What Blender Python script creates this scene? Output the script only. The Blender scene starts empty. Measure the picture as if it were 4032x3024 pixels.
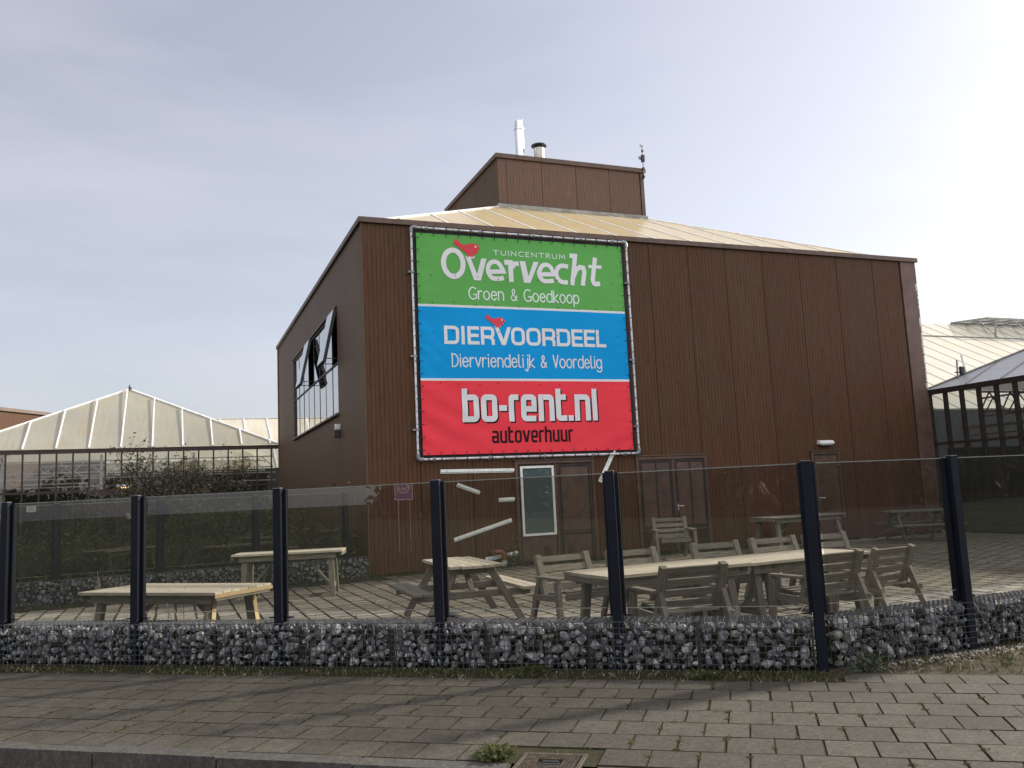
import bpy, bmesh, math, random
import numpy as np
from mathutils import Vector, Matrix
R = math.radians
random.seed(7); rng = np.random.default_rng(11)
S = bpy.context.scene
COL = S.collection

# ------------------------------------------------------------------ camera, sky, sun, exposure
F_PX, PITCH, ROLL, YAW, EYE = 3383.97, 0.1271, -0.0464, 0.3783, 1.65
fw = Vector((math.sin(YAW)*math.cos(PITCH), math.cos(YAW)*math.cos(PITCH), math.sin(PITCH)))
rt = Vector((math.cos(YAW), -math.sin(YAW), 0)); up = rt.cross(fw)
rt2 = rt*math.cos(ROLL)+up*math.sin(ROLL); up2 = -rt*math.sin(ROLL)+up*math.cos(ROLL)
cam = bpy.data.objects.new('camera', bpy.data.cameras.new('camera')); COL.objects.link(cam)
M4 = Matrix((rt2, up2, -fw)).transposed().to_4x4(); M4.translation = (0, 0, EYE)
cam.matrix_world = M4
cam.data.sensor_width = 36; cam.data.lens = F_PX/4032*36; cam.data.clip_end = 2000; cam.data.clip_start = .05
S.camera = cam

SUN_EL, SUN_AZ = 26.0, 84.0            # azimuth clockwise from +Y
W = bpy.data.worlds.new('World'); S.world = W; W.use_nodes = True
wn, wl = W.node_tree.nodes, W.node_tree.links
wn.clear()
wo = wn.new('ShaderNodeOutputWorld'); bg = wn.new('ShaderNodeBackground')
sky = wn.new('ShaderNodeTexSky'); sky.sky_type = 'NISHITA'; sky.sun_disc = False
sky.sun_elevation = R(SUN_EL); sky.sun_rotation = R(SUN_AZ)
sky.air_density = 1.0; sky.dust_density = 1.9; sky.ozone_density = 1.5
hs = wn.new('ShaderNodeHueSaturation'); hs.inputs['Saturation'].default_value = .56; hs.inputs['Value'].default_value = 1.0
wl.new(sky.outputs[0], hs.inputs['Color'])
tc = wn.new('ShaderNodeTexCoord'); mp = wn.new('ShaderNodeMapping'); mp.inputs['Scale'].default_value = (1.0, 1.3, 4.5)
mp.inputs['Rotation'].default_value = (0, R(12), R(35))
nz = wn.new('ShaderNodeTexNoise'); nz.inputs['Scale'].default_value = 1.7; nz.inputs['Detail'].default_value = 5; nz.inputs['Roughness'].default_value = .5
rp = wn.new('ShaderNodeValToRGB'); rp.color_ramp.elements[0].position = .36; rp.color_ramp.elements[1].position = .72
rp.color_ramp.elements[0].color = (.22, .22, .22, 1); rp.color_ramp.elements[1].color = (.62, .62, .62, 1)
mx = wn.new('ShaderNodeMix'); mx.data_type = 'RGBA'
wl.new(tc.outputs['Generated'], mp.inputs['Vector']); wl.new(mp.outputs[0], nz.inputs['Vector']); wl.new(nz.outputs['Fac'], rp.inputs['Fac'])
wl.new(rp.outputs['Color'], mx.inputs[0]); wl.new(hs.outputs[0], mx.inputs[6]); mx.inputs[7].default_value = (5.05, 5.0, 5.7, 1)   # thin high cloud veil
# added fill light: unseen brighter sky behind the street, to lift the shaded facade
gd = wn.new('ShaderNodeVectorMath'); gd.operation = 'DOT_PRODUCT'; wl.new(tc.outputs['Generated'], gd.inputs[0]); gd.inputs[1].default_value = (-.10, -.93, .36)
mr = wn.new('ShaderNodeMapRange'); mr.interpolation_type = 'SMOOTHSTEP'; wl.new(gd.outputs['Value'], mr.inputs['Value'])
mr.inputs['From Min'].default_value = .15; mr.inputs['From Max'].default_value = .85; mr.inputs['To Min'].default_value = 0; mr.inputs['To Max'].default_value = 1
cb = wn.new('ShaderNodeMix'); cb.data_type = 'RGBA'; cb.blend_type = 'ADD'; wl.new(mr.outputs[0], cb.inputs[0]); wl.new(mx.outputs[2], cb.inputs[6]); cb.inputs[7].default_value = (5.7, 5.5, 5.3, 1)
wl.new(cb.outputs[2], bg.inputs['Color']); bg.inputs['Strength'].default_value = .11
wl.new(bg.outputs[0], wo.inputs['Surface'])

sun = bpy.data.objects.new('sun', bpy.data.lights.new('sun', 'SUN')); COL.objects.link(sun)
sun.data.energy = 4.4; sun.data.angle = R(3.2); sun.data.color = (1, .93, .82)
sd = Vector((math.sin(R(SUN_AZ))*math.cos(R(SUN_EL)), math.cos(R(SUN_AZ))*math.cos(R(SUN_EL)), math.sin(R(SUN_EL))))
sun.rotation_euler = sd.to_track_quat('Z', 'Y').to_euler(); sun.location = sd*60
S.view_settings.view_transform = 'Standard'; S.view_settings.look = 'None'; S.view_settings.gamma = 1
S.view_settings.exposure = 0.6
S.render.engine = 'CYCLES'
S.cycles.max_bounces = 8; S.cycles.transparent_max_bounces = 24; S.cycles.caustics_reflective = False; S.cycles.caustics_refractive = False
S.cycles.use_denoising = True

# ------------------------------------------------------------------ materials
class N:
    """small node helper"""
    def __init__(s, name):
        s.m = bpy.data.materials.new(name); s.m.use_nodes = True
        s.t = s.m.node_tree; s.t.nodes.clear()
        s.o = s.t.nodes.new('ShaderNodeOutputMaterial')
    def n(s, typ, **kw):
        x = s.t.nodes.new('ShaderNode'+typ)
        for k, v in kw.items():
            if k.startswith('i_'): x.inputs[k[2:].replace('_', ' ')].default_value = v
            elif k.startswith('I'): x.inputs[int(k[1:])].default_value = v
            else: setattr(x, k, v)
        return x
    def l(s, a, b): s.t.links.new(a, b)
    def vec(s, kind='Object', scale=(1, 1, 1), rot=(0, 0, 0), loc=(0, 0, 0)):
        c = s.n('TexCoord'); m = s.n('Mapping'); m.inputs['Scale'].default_value = scale; m.inputs['Rotation'].default_value = rot; m.inputs['Location'].default_value = loc
        s.l(c.outputs[kind], m.inputs['Vector']); return m.outputs[0]
    def noise(s, v, scale, detail=4, rough=.55):
        x = s.n('TexNoise', i_Scale=scale, i_Detail=detail, i_Roughness=rough); s.l(v, x.inputs['Vector']); return x.outputs['Fac']
    def ramp(s, f, pts):
        x = s.n('ValToRGB'); e = x.color_ramp.elements
        while len(e) < len(pts): e.new(.5)
        for k, (p, c) in enumerate(pts):
            e[k].position = p; e[k].color = (c if len(c) == 4 else (*c, 1)) if not isinstance(c, (int, float)) else (c, c, c, 1)
        s.l(f, x.inputs['Fac']); return x.outputs['Color']
    def mix(s, a, b, fac, mode='MIX'):
        x = s.n('Mix', data_type='RGBA', blend_type=mode)
        for val, idx in ((fac, 0), (a, 6), (b, 7)):
            if hasattr(val, 'is_linked'): s.l(val, x.inputs[idx])
            else: x.inputs[idx].default_value = val if idx == 0 else (*val, 1)
        return x.outputs[2]
    def bump(s, h, strength=.3, dist=.01):
        x = s.n('Bump', i_Strength=strength, i_Distance=dist); s.l(h, x.inputs['Height']); return x.outputs[0]
    def pbr(s, col, rough=.6, metal=0, normal=None, spec=.5, **kw):
        b = s.n('BsdfPrincipled')
        for val, nm in ((col, 'Base Color'), (rough, 'Roughness'), (metal, 'Metallic')):
            if hasattr(val, 'is_linked'): s.l(val, b.inputs[nm])
            else: b.inputs[nm].default_value = (*val, 1) if nm == 'Base Color' else val
        b.inputs['Specular IOR Level'].default_value = spec
        if normal is not None: s.l(normal, b.inputs['Normal'])
        for k, v in kw.items(): b.inputs[k.replace('_', ' ')].default_value = v
        s.l(b.outputs[0], s.o.inputs['Surface']); return b
    def rnd(s): return s.n('NewGeometry').outputs['Random Per Island']

def mat_plain(name, col, rough=.5, metal=0, var=.12, scale=6, spec=.5, bump=0):
    k = N(name); v = k.vec(); f = k.noise(v, scale, 5)
    c = k.mix(tuple(x*(1-var*1.6) for x in col), tuple(min(1, x*(1+var)) for x in col), k.ramp(f, [(.3, 0), (.7, 1)]))
    k.pbr(c, rough, metal, k.bump(k.noise(v, scale*8, 3), bump, .004) if bump else None, spec); return k.m

def mat_wood(name, dark, light, stain=(.05, .055, .04)):
    k = N(name); v = k.vec('UV', (1.6, 26, 1)); g = k.noise(v, 2.2, 6, .65)
    v2 = k.vec('UV', (3, 5, 1)); st = k.noise(v2, 2.0, 4)
    c = k.mix(dark, light, k.ramp(g, [(.28, 0), (.72, 1)]))
    c = k.mix(c, k.ramp(k.rnd(), [(0, .45), (.5, .85), (1, 1.1)]), .75, 'MULTIPLY')
    c = k.mix(c, stain, k.ramp(st, [(.56, 0), (.80, .6)]))
    kn = k.n('TexVoronoi', i_Scale=2.3, i_Randomness=1.0); k.l(k.vec('UV', (1.2, 3.2, 1)), kn.inputs['Vector'])
    c = k.mix(c, (.035, .022, .012), k.ramp(kn.outputs['Distance'], [(.03, .8), (.09, 0)]))
    k.pbr(c, .82, 0, k.bump(g, .5, .004), .3); return k.m

M = {}
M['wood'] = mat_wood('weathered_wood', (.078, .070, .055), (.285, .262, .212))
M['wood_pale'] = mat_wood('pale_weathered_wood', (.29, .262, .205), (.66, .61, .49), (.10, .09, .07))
M['wood_fresh'] = mat_wood('fresh_cut_wood', (.34, .245, .125), (.50, .39, .22), (.2, .14, .07))
M['wood_green'] = mat_wood('algae_wood', (.05, .055, .036), (.13, .135, .095))
M['wood_dark'] = mat_wood('dark_plank', (.018, .022, .014), (.05, .055, .038))

def mat_cladding(name, base, alt, dirt, rough, streak=1.0, spec=.4, axis=0):
    k = N(name)
    big = k.noise(k.vec('Object', (.6, .6, .25)), 1.3, 5)
    g = k.noise(k.vec('Object', (9, 9, .45)), 2.2, 7, .65)
    fine = k.noise(k.vec('Object', (30, 30, 1.3)), 2.0, 5, .6)
    spk = k.noise(k.vec('Object', (30, 30, 9), loc=(9, 4, 2)), 2, 4, .6)
    c = k.mix(base, alt, k.ramp(big, [(.35, 0), (.68, 1)]))
    c = k.mix(c, k.ramp(k.rnd(), [(0, .92), (1, 1.06)]), 1.0, 'MULTIPLY')
    c = k.mix(c, dirt, k.ramp(g, [(.40, 0), (.70, .9*streak)]))
    c = k.mix(c, tuple(x*.28 for x in base), k.ramp(fine, [(.53, 0), (.68, .75*streak)]))
    c = k.mix(c, (.17, .115, .075), k.ramp(spk, [(.64, 0), (.76, .55*streak)]))
    c = k.mix(c, tuple(x*.25 for x in base), k.ramp(k.noise(k.vec('Object', (26, 26, 8), loc=(3, 7, 5)), 2, 4, .6), [(.63, 0), (.74, .8*streak)]))
    w = k.n('TexWave', wave_type='BANDS', bands_direction='X' if axis == 0 else 'Y', i_Scale=3.1, i_Distortion=.0)
    k.l(k.vec('Object'), w.inputs['Vector'])
    h = k.mix(k.ramp(w.outputs['Fac'], [(0, 0), (.12, 1)]), fine, .35)
    c = k.mix(c, k.ramp(w.outputs['Fac'], [(0, .55), (.22, 1)]), .8, 'MULTIPLY')
    k.pbr(c, rough, 0, k.bump(h, .55, .006), spec)
    return k.m
M['clad'] = mat_cladding('brown_cladding', (.104, .044, .023), (.096, .052, .029), (.062, .037, .021), .62, .8, .16)
M['clad_side'] = mat_cladding('brown_side_cladding', (.118, .072, .043), (.134, .084, .054), (.084, .050, .030), .55, .6, .12, 1)
M['clad_tower'] = mat_cladding('tower_cladding', (.145, .070, .042), (.15, .085, .052), (.09, .052, .032), .5)
M['trim'] = mat_plain('brown_trim', (.105, .060, .042), .5, 0, .2, 5)
M['trim_red'] = mat_plain('red_brown_trim', (.118, .066, .050), .55, 0, .2, 3)
M['door'] = mat_plain('brown_door_paint', (.085, .045, .028), .5, 0, .22, 4)
M['groove'] = mat_plain('dark_groove', (.012, .010, .009), .7)
M['white_paint'] = mat_plain('white_paint', (.74, .76, .74), .4, 0, .08, 9)
M['flaked'] = mat_plain('flaked_white', (.62, .61, .57), .8, 0, .2, 14)
M['strip'] = mat_plain('white_plastic_strip', (.80, .83, .80), .45, 0, .08, 7)
M['pipe'] = mat_plain('galvanised_pipe', (.62, .62, .65), .4, .25, .25, 9)
M['clamp'] = mat_plain('grey_clamp', (.25, .28, .29), .5, .4, .15)
M['black'] = mat_plain('black_rubber', (.012, .012, .013), .6)
M['post'] = mat_plain('navy_powder_coat', (.0065, .0085, .0155), .55, 0, .15, 4, .15)
M['steel'] = mat_plain('bright_steel', (.78, .78, .80), .22, 1.0, .08, 4)
M['zinc'] = mat_plain('dull_zinc', (.52, .50, .44), .5, .6, .2, 5)
M['dark_metal'] = mat_plain('dark_metal', (.045, .047, .05), .5, .3)
M['flash'] = mat_plain('grey_flashing', (.30, .29, .26), .55, .2, .25, 3)
M['rust_pipe'] = mat_plain('red_brown_plastic', (.20, .075, .040), .5, 0, .2, 8)
M['grey_plastic'] = mat_plain('grey_plastic', (.40, .42, .42), .5)
M['lamp_white'] = mat_plain('lamp_housing', (.68, .69, .66), .45)
M['mesh'] = mat_plain('galvanised_wire', (.085, .088, .095), .4, .3, .2, 20)
M['iron'] = mat_plain('rusty_iron', (.080, .062, .044), .8, .15, .4, 18, .4, .4)
M['notice'] = mat_plain('white_notice', (.62, .63, .60), .6)
M['gh_frame'] = mat_plain('greenhouse_brown', (.042, .022, .018), .5, 0, .2)
M['gh_frame_dark'] = mat_plain('greenhouse_dark_brown', (.030, .022, .017), .5, 0, .2)
M['rib'] = mat_plain('white_glazing_bar', (.80, .80, .79), .4)
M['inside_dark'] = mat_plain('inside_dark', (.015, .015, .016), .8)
M['inside_grey'] = mat_plain('inside_grey', (.09, .095, .095), .8)

def mat_roof(name, col, trans, rough=.30):
    k = N(name); v = k.vec('Object'); f = k.noise(v, .45, 5); st = k.noise(k.vec('Object', (3, .35, .35)), 2.4, 4)
    c = k.mix(tuple(x*.86 for x in col), col, k.ramp(f, [(.3, 0), (.7, 1)]))
    c = k.mix(c, tuple(x*.80 for x in col), k.ramp(st, [(.48, 0), (.72, .8)]))
    c = k.mix(c, (col[0]*.95, col[1]*.84, col[2]*.62), k.ramp(k.noise(k.vec('Object', (.9, .9, .9), loc=(5, 1, 0)), 1.1, 5), [(.5, 0), (.72, .6)]))
    b = k.pbr(c, rough, 0, None, .5)
    t = k.n('BsdfTranslucent'); k.l(c, t.inputs['Color'])
    ms = k.n('MixShader'); ms.inputs[0].default_value = trans
    k.l(b.outputs[0], ms.inputs[1]); k.l(t.outputs[0], ms.inputs[2]); k.l(ms.outputs[0], k.o.inputs['Surface'])
    return k.m
M['roof'] = mat_roof('tan_sheet_roof', (.62, .50, .29), .08, .24)
M['roof_pale'] = mat_roof('milky_sheet_roof', (.70, .67, .55), .5, .35)
M['roof_grey'] = mat_roof('grey_sheet_roof', (.62, .62, .64), .25, .3)
M['roof_cream'] = mat_roof('cream_sheet_roof', (.72, .67, .55), .15, .35)

def mat_glass(name, tint, extra=0.0, rough=0.0, dirt=.0, ior=1.5, opaque=None):
    """thin pane: clear tinted pass-through plus mirror by Fresnel"""
    k = N(name)
    tr = k.n('BsdfTransparent'); tr.inputs['Color'].default_value = (*tint, 1)
    base = tr.outputs[0]
    if opaque:
        d = k.n('BsdfDiffuse'); d.inputs['Color'].default_value = (*opaque, 1); base = d.outputs[0]
    if dirt:
        d = k.n('BsdfDiffuse'); d.inputs['Color'].default_value = (.34, .34, .31, 1)
        m0 = k.n('MixShader'); f0 = k.ramp(k.noise(k.vec('Object', (5, 5, .7)), 2.2, 7, .65), [(.35, dirt*.45), (.75, dirt*1.5)])
        k.l(f0, m0.inputs[0]); k.l(base, m0.inputs[1]); k.l(d.outputs[0], m0.inputs[2]); base = m0.outputs[0]
    g = k.n('BsdfGlossy', i_Roughness=rough); ge = k.n('NewGeometry')
    dt = k.n('VectorMath', operation='DOT_PRODUCT'); k.l(ge.outputs['Normal'], dt.inputs[0]); k.l(ge.outputs['Incoming'], dt.inputs[1])
    ab = k.n('Math', operation='ABSOLUTE'); k.l(dt.outputs['Value'], ab.inputs[0])
    om = k.n('Math', operation='SUBTRACT', use_clamp=True); om.inputs[0].default_value = 1; k.l(ab.outputs[0], om.inputs[1])
    pw = k.n('Math', operation='POWER'); k.l(om.outputs[0], pw.inputs[0]); pw.inputs[1].default_value = 5
    ad = k.n('Math', operation='MULTIPLY_ADD', use_clamp=True); ad.inputs[1].default_value = .93-extra; ad.inputs[2].default_value = .062+extra
    k.l(pw.outputs[0], ad.inputs[0])
    ms = k.n('MixShader'); k.l(ad.outputs[0], ms.inputs[0]); k.l(base, ms.inputs[1]); k.l(g.outputs[0], ms.inputs[2])
    k.l(ms.outputs[0], k.o.inputs['Surface']); return k.m
M['fence_glass'] = mat_glass('smoky_fence_glass', (.665, .645, .60), 0.024, 0, .030)
M['gh_glass'] = mat_glass('greenhouse_glass', (.58, .61, .60), .01, .0, .02)
M['mirror_glass'] = mat_glass('mirror_window_glass', (.1, .1, .1), .70, .0, 0, 1.5, (.03, .035, .04))
M['door_glass'] = mat_glass('door_window_glass', (.1, .1, .1), .12, .02, .0, 1.5, (.085, .115, .115))
M['glass_edge'] = mat_plain('glass_edge', (.17, .19, .17), .3)

def mat_cloth(name, col):
    k = N(name); v = k.vec('Object'); f = k.noise(v, .8, 5)
    c = k.mix(tuple(x*.90 for x in col), col, k.ramp(f, [(.3, 0), (.7, 1)]))
    c = k.mix(c, (.10, .09, .08), k.ramp(k.noise(k.vec('Object', (1.5, 1, .3)), 3, 5), [(.62, 0), (.88, .14)]))
    k.pbr(c, .75, 0, k.bump(k.noise(v, 140, 2), .12, .002), .12); return k.m
M['c_green'] = mat_cloth('banner_green', (.125, .40, .10)); M['c_blue'] = mat_cloth('banner_blue', (.006, .31, .70))
M['c_red'] = mat_cloth('banner_red', (.84, .058, .080)); M['c_white'] = mat_cloth('banner_white', (.74, .74, .76))
M['c_bird'] = mat_cloth('banner_bird_red', (.68, .07, .09)); M['c_black'] = mat_cloth('banner_black', (.02, .012, .014)); M['c_pale'] = mat_cloth('banner_pale', (.68, .80, .72))

def mat_tile(name, a, b, moss, spot=.5, seed=0):
    k = N(name); v = k.vec('Object', loc=(seed, 0, 0)); r = k.rnd()
    big = k.noise(v, .7, 5); f = k.noise(v, 34, 5, .7); sp = k.noise(v, 95, 2)
    c = k.mix(a, b, k.ramp(r, [(0, 0), (1, 1)]))
    c = k.mix(c, k.ramp(f, [(.28, .40), (.72, 1.45)]), .9, 'MULTIPLY')
    c = k.mix(c, k.ramp(k.noise(v, 11, 6, .7), [(.3, .6), (.7, 1.3)]), .8, 'MULTIPLY')
    c = k.mix(c, tuple(x*.62 for x in a), k.ramp(big, [(.50, 0), (.72, .75)]))
    c = k.mix(c, (.48, .46, .42), k.ramp(sp, [(.70, 0), (.78, spot)]))
    c = k.mix(c, moss, k.ramp(k.noise(v, 3.2, 6, .7), [(.56, 0), (.70, .55)]))
    c = k.mix(c, tuple(x*.38 for x in a), k.ramp(k.noise(v, 1.7, 8, .75), [(.60, 0), (.74, .65)]))
    c = k.mix(c, tuple(x*.3 for x in a), k.ramp(k.noise(v, 58, 3, .6), [(.62, 0), (.72, .7)]))
    k.pbr(c, .85, 0, k.bump(f, .5, .004), .3); return k.m
M['tile'] = mat_tile('pavement_tile', (.058, .051, .038), (.082, .073, .056), (.036, .037, .019), .6)
M['tile_terrace'] = mat_tile('terrace_tile', (.135, .123, .097), (.225, .208, .168), (.075, .07, .044), .4, 7)
M['kerb'] = mat_tile('kerb_concrete', (.066, .062, .053), (.092, .086, .075), (.036, .036, .024), .4, 3)

def mat_soil(name, cols, scale=5):
    k = N(name); v = k.vec('Object'); f = k.noise(v, scale, 8, .7); g = k.noise(v, scale*14, 4, .7)
    c = k.ramp(f, [(.3, cols[0]), (.5, cols[1]), (.68, cols[2])])
    c = k.mix(c, k.ramp(g, [(.3, .45), (.7, 1.3)]), .8, 'MULTIPLY')
    k.pbr(c, .95, 0, k.bump(g, .8, .02), .2); return k.m
M['tile_rim'] = mat_soil('mossy_tile_rim', [(.020, .017, .011), (.040, .038, .020), (.075, .066, .048)], 6)
M['soil'] = mat_soil('mossy_soil', [(.022, .018, .011), (.036, .036, .014), (.058, .046, .030)], 4)
M['field'] = mat_soil('grass_field', [(.035, .048, .016), (.05, .062, .022), (.075, .08, .035)], .5)
M['asphalt'] = mat_soil('asphalt', [(.04, .04, .04), (.05, .05, .05), (.06, .06, .058)], 3)
M['dirt'] = mat_soil('dry_dirt', [(.035, .028, .017), (.065, .052, .033), (.12, .10, .07)], 7)

def mat_stone():
    k = N('gabion_stone'); v = k.vec('Object'); r = k.rnd()
    c = k.ramp(r, [(0, (.045, .046, .047)), (.35, (.115, .117, .12)), (.72, (.205, .207, .21)), (.95, (.34, .34, .34)), (1, (.23, .20, .15))])
    f = k.noise(v, 22, 7, .7)
    c = k.mix(c, k.ramp(f, [(.28, .35), (.72, 1.5)]), .85, 'MULTIPLY')
    w = k.n('TexWave', i_Scale=5.0, i_Distortion=14.0, i_Detail=4); k.l(v, w.inputs['Vector'])
    c = k.mix(c, (.48, .48, .49), k.ramp(w.outputs['Fac'], [(.80, 0), (.97, .6)]))
    k.pbr(c, .9, 0, k.bump(f, .8, .015), .2); return k.m
M['stone'] = mat_stone()
M['pebble'] = mat_plain('white_pebble', (.40, .37, .31), .85, 0, .45, 14)

def mat_leaf(name, cols, trans=.25):
    k = N(name); r = k.rnd(); c = k.ramp(r, [(i/(len(cols)-1), x) for i, x in enumerate(cols)])
    b = k.pbr(c, .6, 0, None, .3); t = k.n('BsdfTranslucent'); k.l(c, t.inputs['Color'])
    ms = k.n('MixShader'); ms.inputs[0].default_value = trans
    k.l(b.outputs[0], ms.inputs[1]); k.l(t.outputs[0], ms.inputs[2]); k.l(ms.outputs[0], k.o.inputs['Surface']); return k.m
M['grass'] = mat_leaf('low_grass', [(.025, .035, .012), (.05, .062, .02), (.085, .09, .035), (.16, .13, .07)])
M['weed'] = mat_leaf('bright_weed', [(.05, .065, .022), (.10, .115, .042), (.17, .165, .08)])
M['cornerweed'] = mat_leaf('grey_green_leaf', [(.03, .042, .022), (.07, .09, .05), (.15, .17, .11)])
M['dryweed'] = mat_leaf('dry_stalk', [(.20, .16, .10), (.34, .28, .19), (.12, .09, .05)], .1)
M['hedge'] = mat_leaf('hedge_leaf', [(.018, .026, .009), (.045, .056, .018), (.085, .088, .034), (.20, .18, .10)])
M['bushleaf'] = mat_leaf('bush_bud', [(.08, .075, .04), (.14, .125, .075), (.20, .17, .12)])
M['bark'] = mat_plain('bark', (.045, .036, .026), .9, 0, .3, 20)
M['wood_far'] = mat_leaf('far_trees', [(.018, .022, .012), (.035, .038, .02), (.05, .05, .03)])
M['daisy'] = mat_plain('tiny_white_flower', (.72, .72, .66), .8)
k = N('lamp_glow'); e = k.n('Emission', i_Strength=3.2); e.inputs['Color'].default_value = (1, .62, .18, 1); k.l(e.outputs[0], k.o.inputs['Surface']); M['glow'] = k.m

# ------------------------------------------------------------------ mesh builder
class MB:
    def __init__(s): s.v = []; s.f = []; s.uv = []; s.mi = []; s.p = []
    def quad(s, pts, uv=None, mi=0):
        s.p.append((len(s.v), len(s.f), len(s.uv))); b = len(s.v); s.v += [tuple(p) for p in pts]; s.f.append(tuple(range(b, b+len(pts))))
        s.uv += uv if uv else [(p[0], p[2]) if len(p) > 2 else (0, 0) for p in pts]; s.mi.append(mi)
    def hexa(s, c, mi=0, L=1, wd=.1, th=.05):
        """c: 8 corners, first 4 at start end, last 4 at far end"""
        s.p.append((len(s.v), len(s.f), len(s.uv))); b = len(s.v); s.v += [tuple(p) for p in c]
        u0 = random.random()*30; v0 = random.random()*30
        for q, sz in (((0, 1, 5, 4), wd), ((1, 2, 6, 5), th), ((2, 3, 7, 6), wd), ((3, 0, 4, 7), th)):
            s.f.append(tuple(b+i for i in q)); s.uv += [(u0, v0), (u0, v0+sz), (u0+L, v0+sz), (u0+L, v0)]; s.mi.append(mi); v0 += sz*1.3
        for q in ((3, 2, 1, 0), (4, 5, 6, 7)):
            s.f.append(tuple(b+i for i in q)); s.uv += [(u0, v0), (u0+th*.1, v0), (u0+th*.1, v0+wd), (u0, v0+wd)]; s.mi.append(mi)
    def beam(s, p0, p1, wd, th, side=(1, 0, 0), mi=0, cut0=None, cut1=None):
        """board from p0 to p1; wd measured along side, th across"""
        p0, p1 = Vector(p0), Vector(p1); d = (p1-p0); L = d.length; d.normalize()
        sx = Vector(side); sx = (sx-d*sx.dot(d)).normalized(); sy = d.cross(sx)
        c = []
        for p in (p0, p1):
            c += [p-sx*wd/2-sy*th/2, p+sx*wd/2-sy*th/2, p+sx*wd/2+sy*th/2, p-sx*wd/2+sy*th/2]
        s.hexa(c, mi, L, wd, th)
    def box(s, x0, x1, y0, y1, z0, z1, mi=0):
        dx, dy, dz = x1-x0, y1-y0, z1-z0
        if dx >= dy and dx >= dz: s.beam((x0, (y0+y1)/2, (z0+z1)/2), (x1, (y0+y1)/2, (z0+z1)/2), dy, dz, (0, 1, 0), mi)
        elif dy >= dz: s.beam(((x0+x1)/2, y0, (z0+z1)/2), ((x0+x1)/2, y1, (z0+z1)/2), dx, dz, (1, 0, 0), mi)
        else: s.beam(((x0+x1)/2, (y0+y1)/2, z0), ((x0+x1)/2, (y0+y1)/2, z1), dx, dy, (1, 0, 0), mi)
    def tube(s, pts, r, n=8, caps=True, mi=0):
        pts = [Vector(p) for p in pts]; rs = r if isinstance(r, (list, tuple)) else [r]*len(pts)
        s.p.append((len(s.v), len(s.f), len(s.uv))); b = len(s.v); pr = None
        for i, p in enumerate(pts):
            d = (pts[min(i+1, len(pts)-1)]-pts[max(i-1, 0)]).normalized()
            a = pr if pr is not None else Vector((0, 0, 1)) if abs(d.z) < .9 else Vector((1, 0, 0))
            a = (a-d*a.dot(d)).normalized(); pr = a; c = d.cross(a)
            for k in range(n):
                t = 2*math.pi*k/n; s.v.append(tuple(p+(a*math.cos(t)+c*math.sin(t))*rs[i]))
        for i in range(len(pts)-1):
            for k in range(n):
                s.f.append((b+i*n+k, b+i*n+(k+1) % n, b+(i+1)*n+(k+1) % n, b+(i+1)*n+k)); s.uv += [(0, k/n), (0, (k+1)/n), (1, (k+1)/n), (1, k/n)]; s.mi.append(mi)
        if caps:
            s.f.append(tuple(b+k for k in range(n))[::-1]); s.f.append(tuple(b+(len(pts)-1)*n+k for k in range(n))); s.uv += [(0, 0)]*(2*n); s.mi += [mi, mi]
    def each(s, name, m, parent=None, bevel=0, smooth=False):
        """every piece an object of its own"""
        out = []; q = s.p+[(len(s.v), len(s.f), len(s.uv))]
        for (v0, f0, u0), (v1, f1, u1) in zip(q, q[1:]):
            k = MB(); k.v = s.v[v0:v1]; k.f = [tuple(i-v0 for i in f) for f in s.f[f0:f1]]; k.uv = s.uv[u0:u1]; k.mi = s.mi[f0:f1]
            out.append(k.build(name, m, parent, bevel, smooth))
        return out
    def build(s, name, m, parent=None, bevel=0, smooth=False, loc=None):
        me = bpy.data.meshes.new(name); me.from_pydata(s.v, [], s.f)
        ul = me.uv_layers.new(name='UVMap'); ul.data.foreach_set('uv', np.array(s.uv, 'f').ravel())
        for x in (m if isinstance(m, (list, tuple)) else [m]): me.materials.append(M[x] if isinstance(x, str) else x)
        me.polygons.foreach_set('material_index', s.mi)
        bm = bmesh.new(); bm.from_mesh(me); bmesh.ops.recalc_face_normals(bm, faces=bm.faces) if smooth or bevel else None; bm.to_mesh(me); bm.free()
        if smooth: me.polygons.foreach_set('use_smooth', [True]*len(me.polygons))
        o = bpy.data.objects.new(name, me); COL.objects.link(o)
        if parent is not None: o.parent = parent
        if loc: o.location = loc
        if bevel:
            b = o.modifiers.new('bevel', 'BEVEL'); b.width = bevel; b.segments = 1; b.limit_method = 'ANGLE'
        if smooth:
            try: me.set_sharp_from_angle(angle=R(40))
            except Exception: pass
        return o

def raw(name, verts, faces, m, parent=None, smooth=False):
    """numpy vertices and equal-length faces to one object"""
    verts = np.asarray(verts, 'f'); faces = np.asarray(faces, 'i'); k = faces.shape[1]
    me = bpy.data.meshes.new(name); me.vertices.add(len(verts)); me.vertices.foreach_set('co', verts.ravel())
    me.loops.add(faces.size); me.loops.foreach_set('vertex_index', faces.ravel())
    me.polygons.add(len(faces)); me.polygons.foreach_set('loop_start', np.arange(0, faces.size, k)); me.polygons.foreach_set('loop_total', np.full(len(faces), k))
    me.materials.append(M[m]); me.update(calc_edges=True)
    me.polygons.foreach_set('use_smooth', [bool(smooth)]*len(faces))
    o = bpy.data.objects.new(name, me); COL.objects.link(o)
    if parent is not None: o.parent = parent
    return o

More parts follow.
